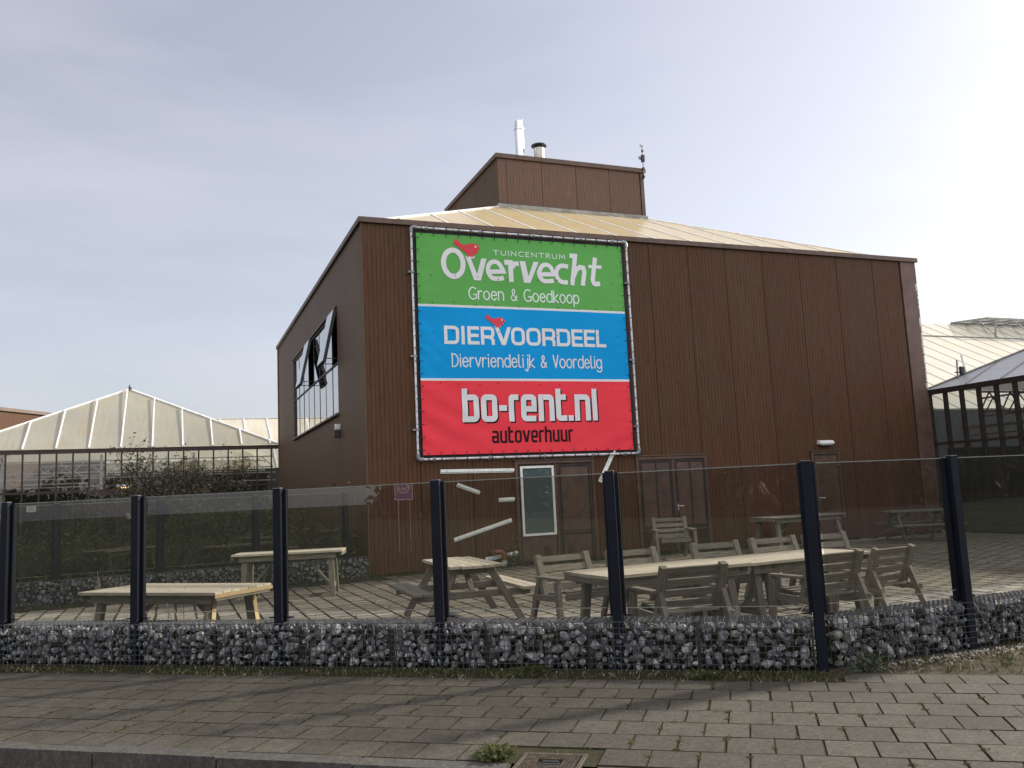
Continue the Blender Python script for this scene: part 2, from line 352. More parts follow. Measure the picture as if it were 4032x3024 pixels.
def tag(o, label, cat, group=None):
    o['label'] = label; o['category'] = cat
    if group: o['group'] = group
    return o
def thing(name, label, cat, loc=(0, 0, 0), rz=0, group=None):
    o = bpy.data.objects.new(name, None); COL.objects.link(o); o.location = loc; o.rotation_euler = (0, 0, rz); o.empty_display_size = .2
    return tag(o, label, cat, group)
def structure(o): o['kind'] = 'structure'; return o
def dup(root, loc, rz, label, scale=1):
    r = root.copy(); COL.objects.link(r); r.location = loc; r.rotation_euler = (0, 0, rz); r['label'] = label
    r.scale = (scale, scale, scale) if not isinstance(scale, tuple) else scale
    for ch in list(root.children):
        c = ch.copy(); COL.objects.link(c); c.parent = r
        for g in list(ch.children):
            d = g.copy(); COL.objects.link(d); d.parent = c
    return r

# ------------------------------------------------------------------ layout numbers
BX0, BX1, BY0, BY1, BH = 4.02, 20.90, 19.11, 36.22, 8.17
FA = R(-37.09); FD = Vector((math.cos(FA), math.sin(FA), 0)); FN = Vector((math.sin(FA), -math.cos(FA), 0)); FN = FN if FN.y < 0 else -FN   # toward the street
FC = Vector((5.306, 6.286, 0))
def fp(t, off=0, z=0): p = FC-FD*t-FN*off; return Vector((p.x, p.y, z))     # along the street fence, off = into the terrace

# ------------------------------------------------------------------ ground, pavement, kerb, road, terrace
def sheet(name, pts, z, m):
    b = MB(); b.quad([(x, y, z) for x, y in pts]); return structure(b.build(name, m))
sheet('ground', [(-400, -400), (400, -400), (400, 400), (-400, 400)], -.30, 'field')
KD = Vector((math.cos(R(-37.6)), math.sin(R(-37.6)), 0)); KN = Vector((KD.y, -KD.x, 0))   # KN to the street
KP = Vector((1.854, 5.323, 0))
def kp(t, off): p = KP+KD*t+KN*off; return (p.x, p.y)
# soil bed carrying pavement, strip, terrace and hedge bank
b = MB(); far = [kp(-60, 0), kp(60, 0), (120, 20), (120, 120), (-120, 120), (-90, 60)]
b.quad([(x, y, -.008) for x, y in far]); structure(b.build('soil_bed', 'soil'))
b = MB()
CT = .41
for i in range(-34, 34):                                            # kerb stones; the drain cover sits between two
    t0, t1 = i*1.0+.006+.13, (i+1)*1.0-.006+.13
    if i == 0: t1 = CT-.275
    if i == 1: t0 = CT+.275
    a0, a1, c0, c1 = kp(t0, .012), kp(t1, .012), kp(t0, .165), kp(t1, .165)
    z = random.uniform(-.006, .004)
    c = [(*a0, -.29), (*c0, -.29), (*c0, z), (*a0, z), (*a1, -.29), (*c1, -.29), (*c1, z+.001), (*a1, z+.001)]
    b.hexa([c[i] for i in (0, 1, 2, 3, 4, 5, 6, 7)])
structure(b.build('kerb', 'kerb', bevel=.022))
b = MB(); b.quad([(*kp(-60, .15), -.135), (*kp(60, .15), -.135), (*kp(60, 7), -.10), (*kp(-60, 7), -.10)]); structure(b.build('road', 'asphalt'))

def tiles(name, origin, du, dv, nu, nv, wu, wv, keep, m, gap, stag_v=False, rough=1.0, rim=(.003, .010)):
    """paving slabs each with its own tilt and chamfer"""
    V, Fc, Mi = [], [], []
    for i in range(nu[0], nu[1]):
        for j in range(nv[0], nv[1]):
            ou = (0 if stag_v else (.5 if j % 2 else 0)); ov = (.5 if (stag_v and i % 2) else 0)
            c = origin+du*((i+ou+.5)*wu)+dv*((j+ov+.5)*wv)
            if not keep(c.x, c.y): continue
            g = gap*random.uniform(.7, 1.5); hu, hv = wu/2-g, wv/2-g; ch = .0035
            jx = random.uniform(-.003, .003); rz = random.gauss(0, .006); z = random.gauss(0, .0018*rough); tx, ty = random.gauss(0, .005*rough), random.gauss(0, .005*rough)
            bidx = len(V)
            for (hu2, hv2, zz) in ((hu, hv, -.05), (hu, hv, -.006), (hu-ch, hv-ch, 0), (hu-ch, hv-ch, 0)):
                for su, sv in ((-1, -1), (1, -1), (1, 1), (-1, 1)):
                    inn = len(V)-bidx >= 12
                    a, e = su*(hu2-(random.uniform(*rim) if inn else 0))+jx, sv*(hv2-(random.uniform(*rim) if inn else 0))
                    a, e = a-e*rz, e+a*rz
                    p = c+du*a+dv*e; V.append((p.x, p.y, z+zz+a*tx+e*ty))
            for k in range(3):
                for q in range(4): Fc.append((bidx+k*4+q, bidx+k*4+(q+1) % 4, bidx+(k+1)*4+(q+1) % 4, bidx+(k+1)*4+q)); Mi.append(1)
            Fc.append((bidx+12, bidx+13, bidx+14, bidx+15)); Mi.append(0)
    o = raw(name, V, Fc, m); o.data.materials.append(M['tile_rim']); o.data.polygons.foreach_set('material_index', Mi); bm = bmesh.new(); bm.from_mesh(o.data); bmesh.ops.recalc_face_normals(bm, faces=bm.faces); bm.to_mesh(o.data); bm.free()
    return structure(o)
TA = R(-36.8); TU = Vector((math.cos(TA), math.sin(TA), 0)); TV = Vector((-TU.y, TU.x, 0))
def keep_pave(x, y):
    p = Vector((x, y, 0)); k = (p-KP).dot(KN)
    if k > -.10: return False
    if x < 5.25: return (p-FC).dot(FN) > .47+.09*math.sin(x*1.7)+.05*math.sin(x*5.1)
    return y < 6.165-.76*(x-5.229)+.12
COVER_C = Vector(kp(.375, .0)).to_3d()-KN*.015
def keep_pave2(x, y):
    d = Vector((x, y, 0))-COVER_C
    return keep_pave(x, y) and not (abs(d.dot(TU)) < .33 and abs(d.dot(TV)) < .20)
tiles('pavement', KP+TU*.07, TU, TV, (-30, 30), (0, 14), .30, .335, keep_pave2, 'tile', .0022, False, .5, (.0, .005))
def keep_ter(x, y):
    p = Vector((x, y, 0))
    if y > BY0-.55 or x > 20.6: return False
    if y > 17.0+.1*(x+6) and x < 4.2: return False
    if x < 5.3: return (p-FC).dot(FN) < -.42
    return y > 6.75
tiles('terrace', Vector((-8, 6, 0)), Vector((1, 0, 0)), Vector((0, 1, 0)), (0, 97), (0, 46), .298, .298, keep_ter, 'tile_terrace', .0070, True, .6, (.002, .015))
b = MB(); b.quad([(5.22, 6.22, -.002), (5.1, 6.1, -.002), (6.9, 4.85, -.004), (12, 1.0, -.004), (16, 6.3, -.002), (5.4, 6.5, -.002)]); structure(b.build('dirt_verge', 'dirt'))

# ------------------------------------------------------------------ small green stuff
def blades(name, spots, m, hmin, hmax, w, spread, lean=.5):
    V, Fc = [], []
    for (x, y, n, s, hs) in spots:
        for _ in range(n):
            a = rng.uniform(0, 6.283); r = s*math.sqrt(rng.uniform()); px, py = x+r*math.cos(a), y+r*math.sin(a)
            h = rng.uniform(hmin, hmax)*hs; a2 = rng.uniform(0, 6.283); l = lean*h*rng.uniform(.2, 1.2); ww = w*rng.uniform(.6, 1.3)
            wx, wy = -math.sin(a2)*ww/2, math.cos(a2)*ww/2; k = len(V)
            V += [(px-wx, py-wy, -.02), (px+wx, py+wy, -.02), (px+math.cos(a2)*l*.45+wx*.8, py+math.sin(a2)*l*.45+wy*.8, h*.6), (px+math.cos(a2)*l, py+math.sin(a2)*l, h*.85)]
            Fc += [(k, k+1, k+2, k+3)]
    o = raw(name, V, Fc, m); o['kind'] = 'stuff'; return o
sp = []
for t in np.arange(-.2, 12, .035):
    for _ in range(2):
        off = -rng.uniform(.16, .50); p = fp(t, off); den = .35+.65*(math.sin(t*2.1+1)+math.sin(t*5.3)*.6 > -.1); sp.append((p.x, p.y, int(9*den), .06, .6+.8*rng.uniform()**3))
blades('grass_strip', sp, 'grass', .015, .06, .008, .05, .9)
sp = []
for _ in range(420):
    x = rng.uniform(5.5, 10); y = rng.uniform(4.9, 6.15)
    if y > 6.165-.76*(x-5.229)+.1: sp.append((x, y, int(rng.integers(3, 12)), .07, .5+1.1*rng.uniform()**2))
blades('verge_weeds', sp, 'grass', .015, .06, .007, .05, .9)
sp = []                                                             # weeds in pavement joints
for _ in range(330):
    i, j = rng.integers(-14, 18), rng.integers(0, 7)
    p = KP+TU*(.07+(i+(.5 if j % 2 else 0))*.30)+TV*((j+rng.uniform(0, 1))*.335)
    if keep_pave2(p.x, p.y): sp.append((p.x, p.y, int(rng.integers(8, 40)), .018, rng.uniform(.25, .75)))
for _ in range(80):
    j = rng.integers(0, 7); p = KP+TU*rng.uniform(-4, 5)+TV*(j*.335)
    if keep_pave2(p.x, p.y): sp.append((p.x, p.y, int(rng.integers(3, 14)), .03, rng.uniform(.3, .8)))
blades('joint_weeds', sp, 'weed', .006, .030, .0045, .03, 1.3)
sp = []
for _ in range(500):                                                # terrace joints and edges
    x, y = rng.uniform(-3, 20), rng.uniform(7, 18.5)
    if keep_ter(x, y): sp.append((round((x+8)/.298)*.298-8+rng.normal(0, .006), y, int(rng.integers(2, 9)), .04, rng.uniform(.4, 1.4)))
for x in np.arange(4.1, 20.5, .07): sp.append((x, BY0-.32+rng.normal(0, .12), int(rng.integers(3, 12)), .09, rng.uniform(.5, 2.0)))
for t in np.arange(0, 11, .05): p = fp(t, .40+abs(rng.normal(0, .12))); sp.append((p.x, p.y, int(rng.integers(2, 10)), .07, rng.uniform(.4, 1.8)))
for x in np.arange(5.4, 12, .07): sp.append((x, 6.68+abs(rng.normal(0, .1)), int(rng.integers(2, 9)), .07, rng.uniform(.4, 1.6)))
for x in np.arange(-8, 4, .04): sp.append((x, 17.2+.1*(x+6)+abs(rng.normal(0, .35)), int(rng.integers(4, 14)), .12, rng.uniform(.6, 2.4)))
blades('terrace_weeds', sp, 'grass', .015, .07, .008, .05, .9)
sp = []
for _ in range(360):
    x = rng.uniform(5.6, 10); y = rng.uniform(4.7, 6.1)
    if y > 6.165-.76*(x-5.229)+.06: sp.append((x, y, int(rng.integers(3, 16)), .09, rng.uniform(.3, 1.3)))
for t in np.arange(0, 12, .06): p = fp(t, -rng.uniform(.25, .55)); sp.append((p.x, p.y, int(rng.integers(0, 9)), .09, rng.uniform(.2, .9)))
blades('dry_litter', sp, 'dryweed', .01, .05, .006, .06, 1.6)
V, Fc = [], []
for _ in range(80):                                                # tiny white flowers along the strip
    t = rng.uniform(0, 11); p = fp(t, -rng.uniform(.2, .5)); z = rng.uniform(.02, .07); s = rng.uniform(.002, .004); k0 = len(V)
    V += [(p.x-s, p.y, z-s), (p.x+s, p.y, z-s), (p.x+s, p.y, z+s), (p.x-s, p.y, z+s)]; Fc.append((k0, k0+1, k0+2, k0+3))
o = raw('flower_specks', V, Fc, 'daisy'); o['kind'] = 'stuff'

# ------------------------------------------------------------------ rocks
def rock_variants(n, sub):
    out = []
    for _ in range(n):
        bm = bmesh.new(); bmesh.ops.create_icosphere(bm, subdivisions=sub, radius=1)
        v = np.array([x.co[:] for x in bm.verts]); f = np.array([[x.index for x in y.verts] for y in bm.faces]); bm.free()
        for _ in range(9):
            d = rng.normal(size=3); d /= np.linalg.norm(d); h = rng.uniform(.42, .80)
            e = v@d-h; v = v-np.outer(np.clip(e, 0, None), d)
        out.append((v, f))
    return out
ROCKS = rock_variants(14, 2); PEB = rock_variants(5, 1)
def rocks(name, items, m, parent=None, var=None):
    V, Fc, n = [], [], 0
    for (c, s) in items:
        v, f = (var or ROCKS)[rng.integers(len(var or ROCKS))]
        q = rng.normal(size=4); q /= np.linalg.norm(q); w, x, y, z = q
        A = np.array([[1-2*(y*y+z*z), 2*(x*y-z*w), 2*(x*z+y*w)], [2*(x*y+z*w), 1-2*(x*x+z*z), 2*(y*z-x*w)], [2*(x*z-y*w), 2*(y*z+x*w), 1-2*(x*x+y*y)]])
        V.append((v*(np.array([1, rng.uniform(.7, 1.05), rng.uniform(.55, .9)])*s))@A.T+np.array(c)); Fc.append(f+n); n += len(v)
    return raw(name, np.concatenate(V), np.concatenate(Fc), m, parent)

def gabion(root, P, D, Nn, t0, t1, depth, H, zb=0, dens=1.0, wire=.0052):
    """one wire basket of stones between t0 and t1; Nn points to its front face"""
    m = MB(); L = t1-t0; D = Vector(D); Nn = Vector(Nn); o0 = Vector(P)+D*t0
    pt = lambda a, d, z: o0+D*a-Nn*d+Vector((0, 0, zb+z))
    g = .057; na = max(2, round(L/g)); nz_ = round(H/g); nd = max(2, round(depth/g))
    for i in range(na+1):
        a = L*i/na
        m.beam(pt(a, 0, 0), pt(a, 0, H), wire, wire, D); m.beam(pt(a, -.005, H+.004), pt(a, depth+.012, H+.004), wire*1.25, wire, D); m.beam(pt(a, depth, 0), pt(a, depth, H), wire, wire, D)
    for j in range(nz_+1):
        z = H*j/nz_; m.beam(pt(0, -.004, z), pt(L, -.004, z), wire, wire, Nn); m.beam(pt(0, depth+.004, z), pt(L, depth+.004, z), wire, wire, Nn)
    for j in range(1, nd): d = depth*j/nd; m.beam(pt(0, d, H), pt(L, d, H), wire, wire, Nn)
    for a in (0, L):
        for j in range(nd+1): d = depth*j/nd; m.beam(pt(a, d, 0), pt(a, d, H), wire, wire, D)
    bo = m.build('wire_basket', 'mesh', root)
    it = []; cand = []
    tries = int(L*H*dens*4200)
    for _ in range(tries):
        s = rng.choice([.082, .068, .056, .044, .034], p=[.15, .24, .26, .21, .14])
        layer = rng.uniform()
        a = rng.uniform(s*.8, L-s*.8); z = rng.uniform(s*.7, H-s*.72); d = s*.82 if layer < .62 else (depth-s*.8 if layer < .74 else rng.uniform(s, depth-s))
        ok = True
        for (a2, d2, z2, s2) in cand:
            if (a-a2)**2+(d-d2)**2*.8+(z-z2)**2 < (.725*(s+s2))**2: ok = False; break
        if ok: cand.append((a, d, z, s))
    for (a, d, z, s) in cand: it.append((tuple(pt(a, d, z)), s*1.12))
    # added dark slab inside the stones, no real part, blocks light leaking through
    st = rocks('stone_fill', it, 'stone', bo); st['kind'] = 'stuff'
    c = MB(); q = [pt(.02, depth*.45, .0), pt(.02, depth*.62, .0), pt(.02, depth*.62, H-.09), pt(.02, depth*.45, H-.09), pt(L-.02, depth*.45, 0), pt(L-.02, depth*.62, 0), pt(L-.02, depth*.62, H-.09), pt(L-.02, depth*.45, H-.09)]
    c.hexa(q); c.build('light_block_core', 'soil', bo)
    return bo

gw = thing('gabion_wall', 'long low gabion wall of grey stones in wire baskets along the pavement', 'gabion wall')
for i in range(12): gabion(gw, fp(0, -.10), -FD, FN, .065+i*1.0, .065+i*1.0+.985, .30, .43)
SD = Vector((1, -.02, 0)).normalized(); SN = Vector((-.02, -1, 0)).normalized()
gw2 = thing('gabion_wall', 'gabion wall turning away to the right from the corner post, beside the pebble verge', 'gabion wall')
for i in range(4): gabion(gw2, FC+Vector((.12, -.03, 0)), SD, SN, i*1.0, i*1.0+.985, .28, .43)
BA = Vector((-6.6, 17.62, 0)); BB = Vector((3.93, 18.66, 0)); BD = (BB-BA).normalized(); BN = Vector((BD.y, -BD.x, 0)); BL = (BB-BA).length
gw3 = thing('gabion_wall', 'far gabion wall in front of the dark hedge, ending at the brown building corner', 'gabion wall')
nb = 5
for i in range(nb): gabion(gw3, BA, BD, BN, i*BL/nb+.01, (i+1)*BL/nb-.01, .30, .45, 0, .45, .006)
it = []
for _ in range(700):
    x = rng.uniform(5.6, 9.5); y = 6.16-.02*(x-5.3)-abs(rng.normal(0, .10))-.02
    if rng.uniform() < (.25 if x < 6.0 else 1): it.append(((x, y, rng.uniform(.0, .02)), rng.uniform(.010, .022)))
pe = rocks('pebbles', it, 'pebble', None, PEB); pe['kind'] = 'stuff'

# ------------------------------------------------------------------ glass fences
def glass_fence(root, pts, normals, H, gz=.55, ends=(True, True), grounded=()):
    """posts at pts with panes between; normals face the viewer side"""
    for i, p in enumerate(pts):
        n = normals[i]; d = Vector((-n.y, n.x, 0)); m = MB(); p = Vector((p.x, p.y, 0))
        m.beam(p+n*.052+Vector((0, 0, -.02)), p+n*.052+Vector((0, 0, H+.012)), .088, .062, d)
        m.beam(p+n*.001+Vector((0, 0, gz-.06)), p+n*.001+Vector((0, 0, H)), .150, .036, d)
        m.beam(p-n*.045+Vector((0, 0, -.02)), p-n*.045+Vector((0, 0, H)), .088, .052, d)
        po = m.build('fence_post', 'post', root, .003)
        c = MB()
        for s in (-1, 1): c.beam(p+d*(s*.055)+Vector((0, 0, gz-.068)), p+d*(s*.135)+Vector((0, 0, gz-.068)), .05, .012, n)
        c.each('glass_bracket', 'post', po)
        c = MB(); c.beam(p+n*.052+Vector((0, 0, H+.0125)), p+n*.052+Vector((0, 0, H+.0165)), .084, .058, d); c.build('post_cap', 'clamp', po)
    for i in range(len(pts)-1):
        a, e = Vector((pts[i].x, pts[i].y, 0)), Vector((pts[i+1].x, pts[i+1].y, 0)); d = (e-a).normalized(); a = a+d*.062; e = e-d*.062
        n = normals[min(i+1, len(normals)-1)]; z0, z1 = gz, H-.012
        m = MB(); m.quad([a+Vector((0, 0, z0)), e+Vector((0, 0, z0)), e+Vector((0, 0, z1)), a+Vector((0, 0, z1))])
        g = m.build('glass_panel', 'fence_glass', root)
        m = MB(); m.beam(a+Vector((0, 0, z1+.0045)), e+Vector((0, 0, z1+.0045)), .010, .008, n); m.beam(a+Vector((0, 0, z0-.0045)), e+Vector((0, 0, z0-.0045)), .010, .006, n)
        m.each('glass_edge', 'glass_edge', g)
ts = [0, 1.775, 3.536, 5.321, 7.093, 8.887, 10.66]
gf = thing('glass_fence', 'tall glass fence with navy posts standing in the gabion wall along the pavement', 'glass fence')
glass_fence(gf, [fp(t) for t in ts], [FN]*7, 1.81)
gf2 = thing('glass_fence', 'glass fence with a navy post running right from the corner post', 'glass fence')
glass_fence(gf2, [FC+SD*.10+Vector((0, .05, 0)), FC+SD*1.7375+Vector((0, .05, 0)), FC+SD*3.5+Vector((0, .05, 0))], [SN]*3, 1.81)
for ch in list(gf2.children)[:1]:                                   # the corner post is shared with the street fence
    for g in list(ch.children): bpy.data.objects.remove(g)
    bpy.data.objects.remove(ch)
gf3 = thing('glass_fence', 'distant glass fence with slim dark posts in front of the hedge', 'glass fence')
glass_fence(gf3, [BA+BD*t+Vector((0, .14, 0)) for t in (1.1, 2.86, 4.60, 6.40, 8.22, 10.1)], [BN]*6, 1.85)

# ------------------------------------------------------------------ main building
bd = thing('brown_building', 'large brown clad building with a banner on its front and a tower on its roof', 'building')
seams = [BX0, 5.25, 6.52, 7.79, 9.06, 10.36, 11.63, 12.83, 14.02, 15.25, 16.53, 17.86, 19.21, 20.26]
m = MB()
for a, c in zip(seams, seams[1:]): m.box(a+.007, c-.007, BY0, BY0+.05, .02, BH-.11)
wf = m.build('front_wall', 'clad', bd, .004)
m = MB(); m.box(BX0+.05, BX1-.02, BY0+.052, BY0+.12, -.02, BH-.1); m.build('wall_backing', 'groove', bd)
m = MB(); m.box(20.315, BX1, BY0-.012, BY0+.05, .02, BH-.11); m.build('corner_trim', 'trim_red', bd, .004)
m = MB(); zz = 4.2                                                  # flaked paint along the right corner
while zz < 7.2:
    h = rng.uniform(.05, .28); m.box(BX1-rng.uniform(.02, .07), BX1+.004, BY0-.0155, BY0-.0125, zz, zz+h); zz += h+rng.uniform(-.01, .06)
m.box(BX1+.001, BX1+.006, BY0-.01, BY0+.06, 4.1, 7.9)
m.build('flaked_edge', 'flaked', bd)
# left wall round its window opening
WY0, WY1, WZ0, WZ1 = BY0+3.36, BY0+12.26, 3.95, 6.78
m = MB()
for (y0, y1, z0, z1) in ((BY0+.05, WY0, 0, BH-.11), (WY1, BY1, 0, BH-.11), (WY0, WY1, 0, WZ0), (WY0, WY1, WZ1, BH-.11)):
    m.box(BX0, BX0+.25, y0, y1, z0, z1)
m.build('side_wall', 'clad_side', bd)
m = MB(); m.box(BX0-.012, BX0+.03, BY0-.008, BY0+.055, 0, BH-.11); m.build('corner_trim', 'clad_side', bd, .004)
m = MB(); m.box(BX0-.03, BX0+.05, BY1-.22, BY1+.02, 0, BH-.11); m.build('corner_trim', 'clad_side', bd, .004)
m = MB(); m.box(BX1-.3, BX1-.03, BY0+.13, BY1, 0, BH-.11); m.box(BX0+.3, BX1-.35, BY1-.2, BY1-.02, 0, BH-.11); m.build('far_walls', 'clad', bd)
m = MB(); e = .07
m.box(BX0-e, BX1+e, BY0-e, BY0+.18, BH-.13, BH); m.box(BX0-e, BX0+.18, BY0+.1805, BY1+e, BH-.13, BH); m.box(BX1-.18, BX1+e, BY0+.1805, BY1+e, BH-.13, BH); m.box(BX0+.1805, BX1-.1805, BY1-.18, BY1+e, BH-.13, BH)
m.build('eaves_fascia', 'trim', bd, .006)
# main roof: hipped, carrying the tower
TX0, TX1, TY0, TY1 = 9.70, 15.10, 24.80, 30.34; TB = 10.80; EZ = 8.10
m = MB()
A, B_, C_, D_ = (BX0+.1, BY0+.1, EZ), (BX1-.1, BY0+.1, EZ), (BX1-.1, BY1-.1, EZ), (BX0+.1, BY1-.1, EZ)
a, b2, c2, d2 = (TX0, TY0, TB), (TX1, TY0, TB), (TX1, TY1, TB), (TX0, TY1, TB)
for q in ((A, B_, b2, a), (B_, C_, c2, b2), (C_, D_, d2, c2), (D_, A, a, d2)): m.quad(q)
rf = m.build('roof', 'roof', bd)
m = MB()
def rib_front(x):
    lim = TY0
    if x < TX0: s = (x-BX0-.1)/(TX0-BX0-.1)
    elif x > TX1: s = (BX1-.1-x)/(BX1-.1-TX1)
    else: s = 1
    return (x, BY0+.1, EZ+.012), (x, BY0+.1+(TY0-BY0-.1)*s, EZ+(TB-EZ)*s+.012)
for x in np.arange(BX0+1.2, BX1-.3, 1.2): m.beam(*rib_front(x), .04, .018, (1, 0, 0))
for q in ((A, a), (B_, b2)): m.beam(Vector(q[0])+Vector((0, 0, .015)), Vector(q[1])+Vector((0, 0, .015)), .07, .03, (1, 0, 0))
m.each('roof_bar', 'rib', rf)
# tower
m = MB(); tz = 12.44
tse = [TX0, 10.0, 11.25, 12.5, 13.75, 14.94]
for q, c in zip(tse, tse[1:]): m.box(q+.006, c-.006, TY0, TY0+.05, TB+.05, tz)
tw = m.build('tower_front', 'clad_tower', bd, .004)
m = MB(); m.box(TX0+.04, TX1-.02, TY0+.052, TY0+.1, TB-.3, tz); m.build('tower_backing', 'groove', bd)
m = MB(); m.box(14.97, TX1, TY0-.01, TY0+.05, TB+.05, tz); m.build('corner_trim', 'trim_red', bd)
m = MB(); ys = np.linspace(TY0+.052, TY1, 6)
for q, c in zip(ys, ys[1:]): m.box(TX0, TX0+.05, q+.008, c-.008, TB-2.6, tz)
m.box(TX0+.051, TX0+.1, TY0+.1, TY1, TB-2.6, tz); m.box(TX1-.1, TX1-.03, TY0+.1, TY1, TB-2.6, tz); m.box(TX0+.2, TX1-.2, TY1-.1, TY1-.02, TB-2.6, tz)
m.build('tower_side', 'clad_side', bd)
m = MB(); e = .07
m.box(TX0-e, TX1+e, TY0-e, TY0+.15, tz, tz+.15); m.box(TX0-e, TX0+.15, TY0+.1505, TY1+e, tz, tz+.15); m.box(TX1-.15, TX1+e, TY0+.1505, TY1+e, tz, tz+.15); m.box(TX0+.1505, TX1-.1505, TY1-.15, TY1+e, tz, tz+.15)
m.build('tower_fascia', 'trim', bd, .006)
m = MB(); m.box(TX0-.07, TX1+.05, TY0-.10, TY0-.004, TB-.06, TB+.09); m.box(TX0-.07, TX0-.003, TY0-.003, TY1, TB-.06, TB+.07); m.build('roof_flashing', 'flash', bd, .02)
m = MB(); ap = ((TX0+TX1)/2, (TY0+TY1)/2, tz+1.38); cs = [(TX0, TY0, tz+.10), (TX1, TY0, tz+.10), (TX1, TY1, tz+.10), (TX0, TY1, tz+.10)]
for q in range(4): m.quad([cs[q], cs[(q+1) % 4], ap])
tr = m.build('tower_roof', 'roof_grey', bd)
m = MB()
for q in cs[:2]: m.beam(Vector(q)+Vector((0, 0, .015)), Vector(ap)+Vector((0, 0, .015)), .06, .03, (1, 0, 0))
m.each('roof_bar', 'rib', tr)

def lathe(m, c, prof, n=20, mi=0):
    b = len(m.v); c = Vector(c)
    for r, z in prof:
        for k_ in range(n): t = 2*math.pi*k_/n; m.v.append((c.x+r*math.cos(t), c.y+r*math.sin(t), c.z+z))
    for i in range(len(prof)-1):
        for k_ in range(n): m.f.append((b+i*n+k_, b+i*n+(k_+1) % n, b+(i+1)*n+(k_+1) % n, b+(i+1)*n+k_)); m.uv += [(0, 0)]*4; m.mi.append(mi)
    for i, rv in ((0, True), (len(prof)-1, False)):
        q = [b+i*n+k_ for k_ in range(n)]; m.f.append(tuple(q[::-1] if rv else q)); m.uv += [(0, 0)]*n; m.mi.append(mi)
m = MB(); lathe(m, (11.03, 26.0, 12.5), [(.155, 0), (.155, 1.52), (.172, 1.54), (.172, 1.60), (.150, 1.64), (.135, 1.86), (.10, 1.87)]); m.build('flue_pipe', 'steel', tr, 0, True)
m = MB(); lathe(m, (11.70, 25.9, 12.55), [(.18, 0), (.18, .86), (.15, .87)]); vt = m.build('vent_pipe', 'zinc', tr, 0, True)
m = MB(); lathe(m, (11.70, 25.9, 13.46), [(.10, 0), (.27, .03), (.275, .06), (.12, .13), (.02, .14)])
for k_ in range(3): t = k_*2.1; m.beam((11.7+.15*math.cos(t), 25.9+.15*math.sin(t), 13.38), (11.7+.15*math.cos(t), 25.9+.15*math.sin(t), 13.50), .02, .02)
m.build('vent_cap', 'dark_metal', vt, 0, False)
wm = thing('weather_mast', 'slim dark weather mast fixed to the right corner of the roof tower', 'mast', (15.07, TY0-.09, 12.2))
m = MB(); m.tube([(0, 0, 0), (0, 0, 1.18)], .018); m.box(-.03, .03, -.03, .05, .05, .12); m.box(-.03, .03, -.03, .05, .34, .42); m.build('pole', 'dark_metal', wm)
m = MB(); m.box(-.05, .05, -.05, .05, .62, .86); m.box(-.14, -.05, -.02, .02, .70, .74); m.build('sensor_box', 'dark_metal', wm)
m = MB(); m.tube([(-.16, 0, .77), (-.10, 0, .77)], .04); m.build('sensor_head', 'grey_plastic', wm)
m = MB(); m.box(-.03, .03, -.03, .03, .98, 1.04); m.build('collar', 'dark_metal', wm)
m = MB(); m.tube([(-.06, 0, 1.20), (.05, 0, 1.20)], .012); m.tube([(-.06, 0, 1.17), (-.06, 0, 1.23)], .02); m.build('wind_vane', 'dark_metal', wm)

# left wall window: 8 bays x 2 rows, two bays of the upper row opened
bay = (WY1-WY0)/8; zm = WZ0+(WZ1-WZ0)*.485
wi = MB(); e = .035
wi.box(BX0+.02, BX0+.11, WY0, WY1, WZ0, WZ0+.05); wi.box(BX0+.02, BX0+.11, WY0, WY1, WZ1-.05, WZ1)
for k_ in (0, 8): y = WY0+k_*bay; wi.box(BX0+.02, BX0+.11, y-(0 if k_ == 0 else .05), y+(.05 if k_ == 0 else 0), WZ0+.0505, WZ1-.0505)
wi.box(BX0+.03, BX0+.10, WY0+.0505, WY1-.0505, zm-.025, zm+.025)
for k_ in range(1, 8):
    y = WY0+k_*bay
    for z0, z1 in ((WZ0+.0505, zm-.0255), (zm+.0255, WZ1-.0505)): wi.box(BX0+.045, BX0+.10, y-.011, y+.011, z0, z1)
win = wi.build('window', 'dark_metal', bd, .003)
m = MB(); m.box(BX0-.09, BX0+.019, WY0-.08, WY1+.05, WZ0-.06, WZ0-.004); m.box(BX0-.04, BX0+.019, WY0-.04, WY1+.04, WZ1+.004, WZ1+.05); m.each('sill', 'trim', win, .004)
OPEN = (0, 4)                                                       # bays counted from the front corner
m = MB()
for k_ in range(8):
    y0, y1 = WY0+k_*bay+.019, WY0+(k_+1)*bay-.019
    tl = rng.normal(0, .002)
    for r_, (z0, z1) in enumerate(((WZ0+.051, zm-.026), (zm+.026, WZ1-.051))):
        if r_ == 1 and k_ in OPEN: continue
        x = BX0+.055; m.quad([(x+tl, y0, z0), (x-tl, y1, z0), (x-tl, y1, z1), (x+tl, y0, z1)])
m.build('pane', 'mirror_glass', win)
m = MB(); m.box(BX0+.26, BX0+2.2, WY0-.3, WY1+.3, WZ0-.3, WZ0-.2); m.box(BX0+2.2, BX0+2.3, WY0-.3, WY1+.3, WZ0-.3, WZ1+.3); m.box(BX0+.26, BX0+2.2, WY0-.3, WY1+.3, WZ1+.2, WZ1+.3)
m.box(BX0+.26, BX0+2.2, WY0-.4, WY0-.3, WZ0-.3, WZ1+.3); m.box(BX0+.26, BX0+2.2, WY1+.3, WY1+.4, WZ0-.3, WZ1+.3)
m.build('room_lining', 'inside_dark', win)
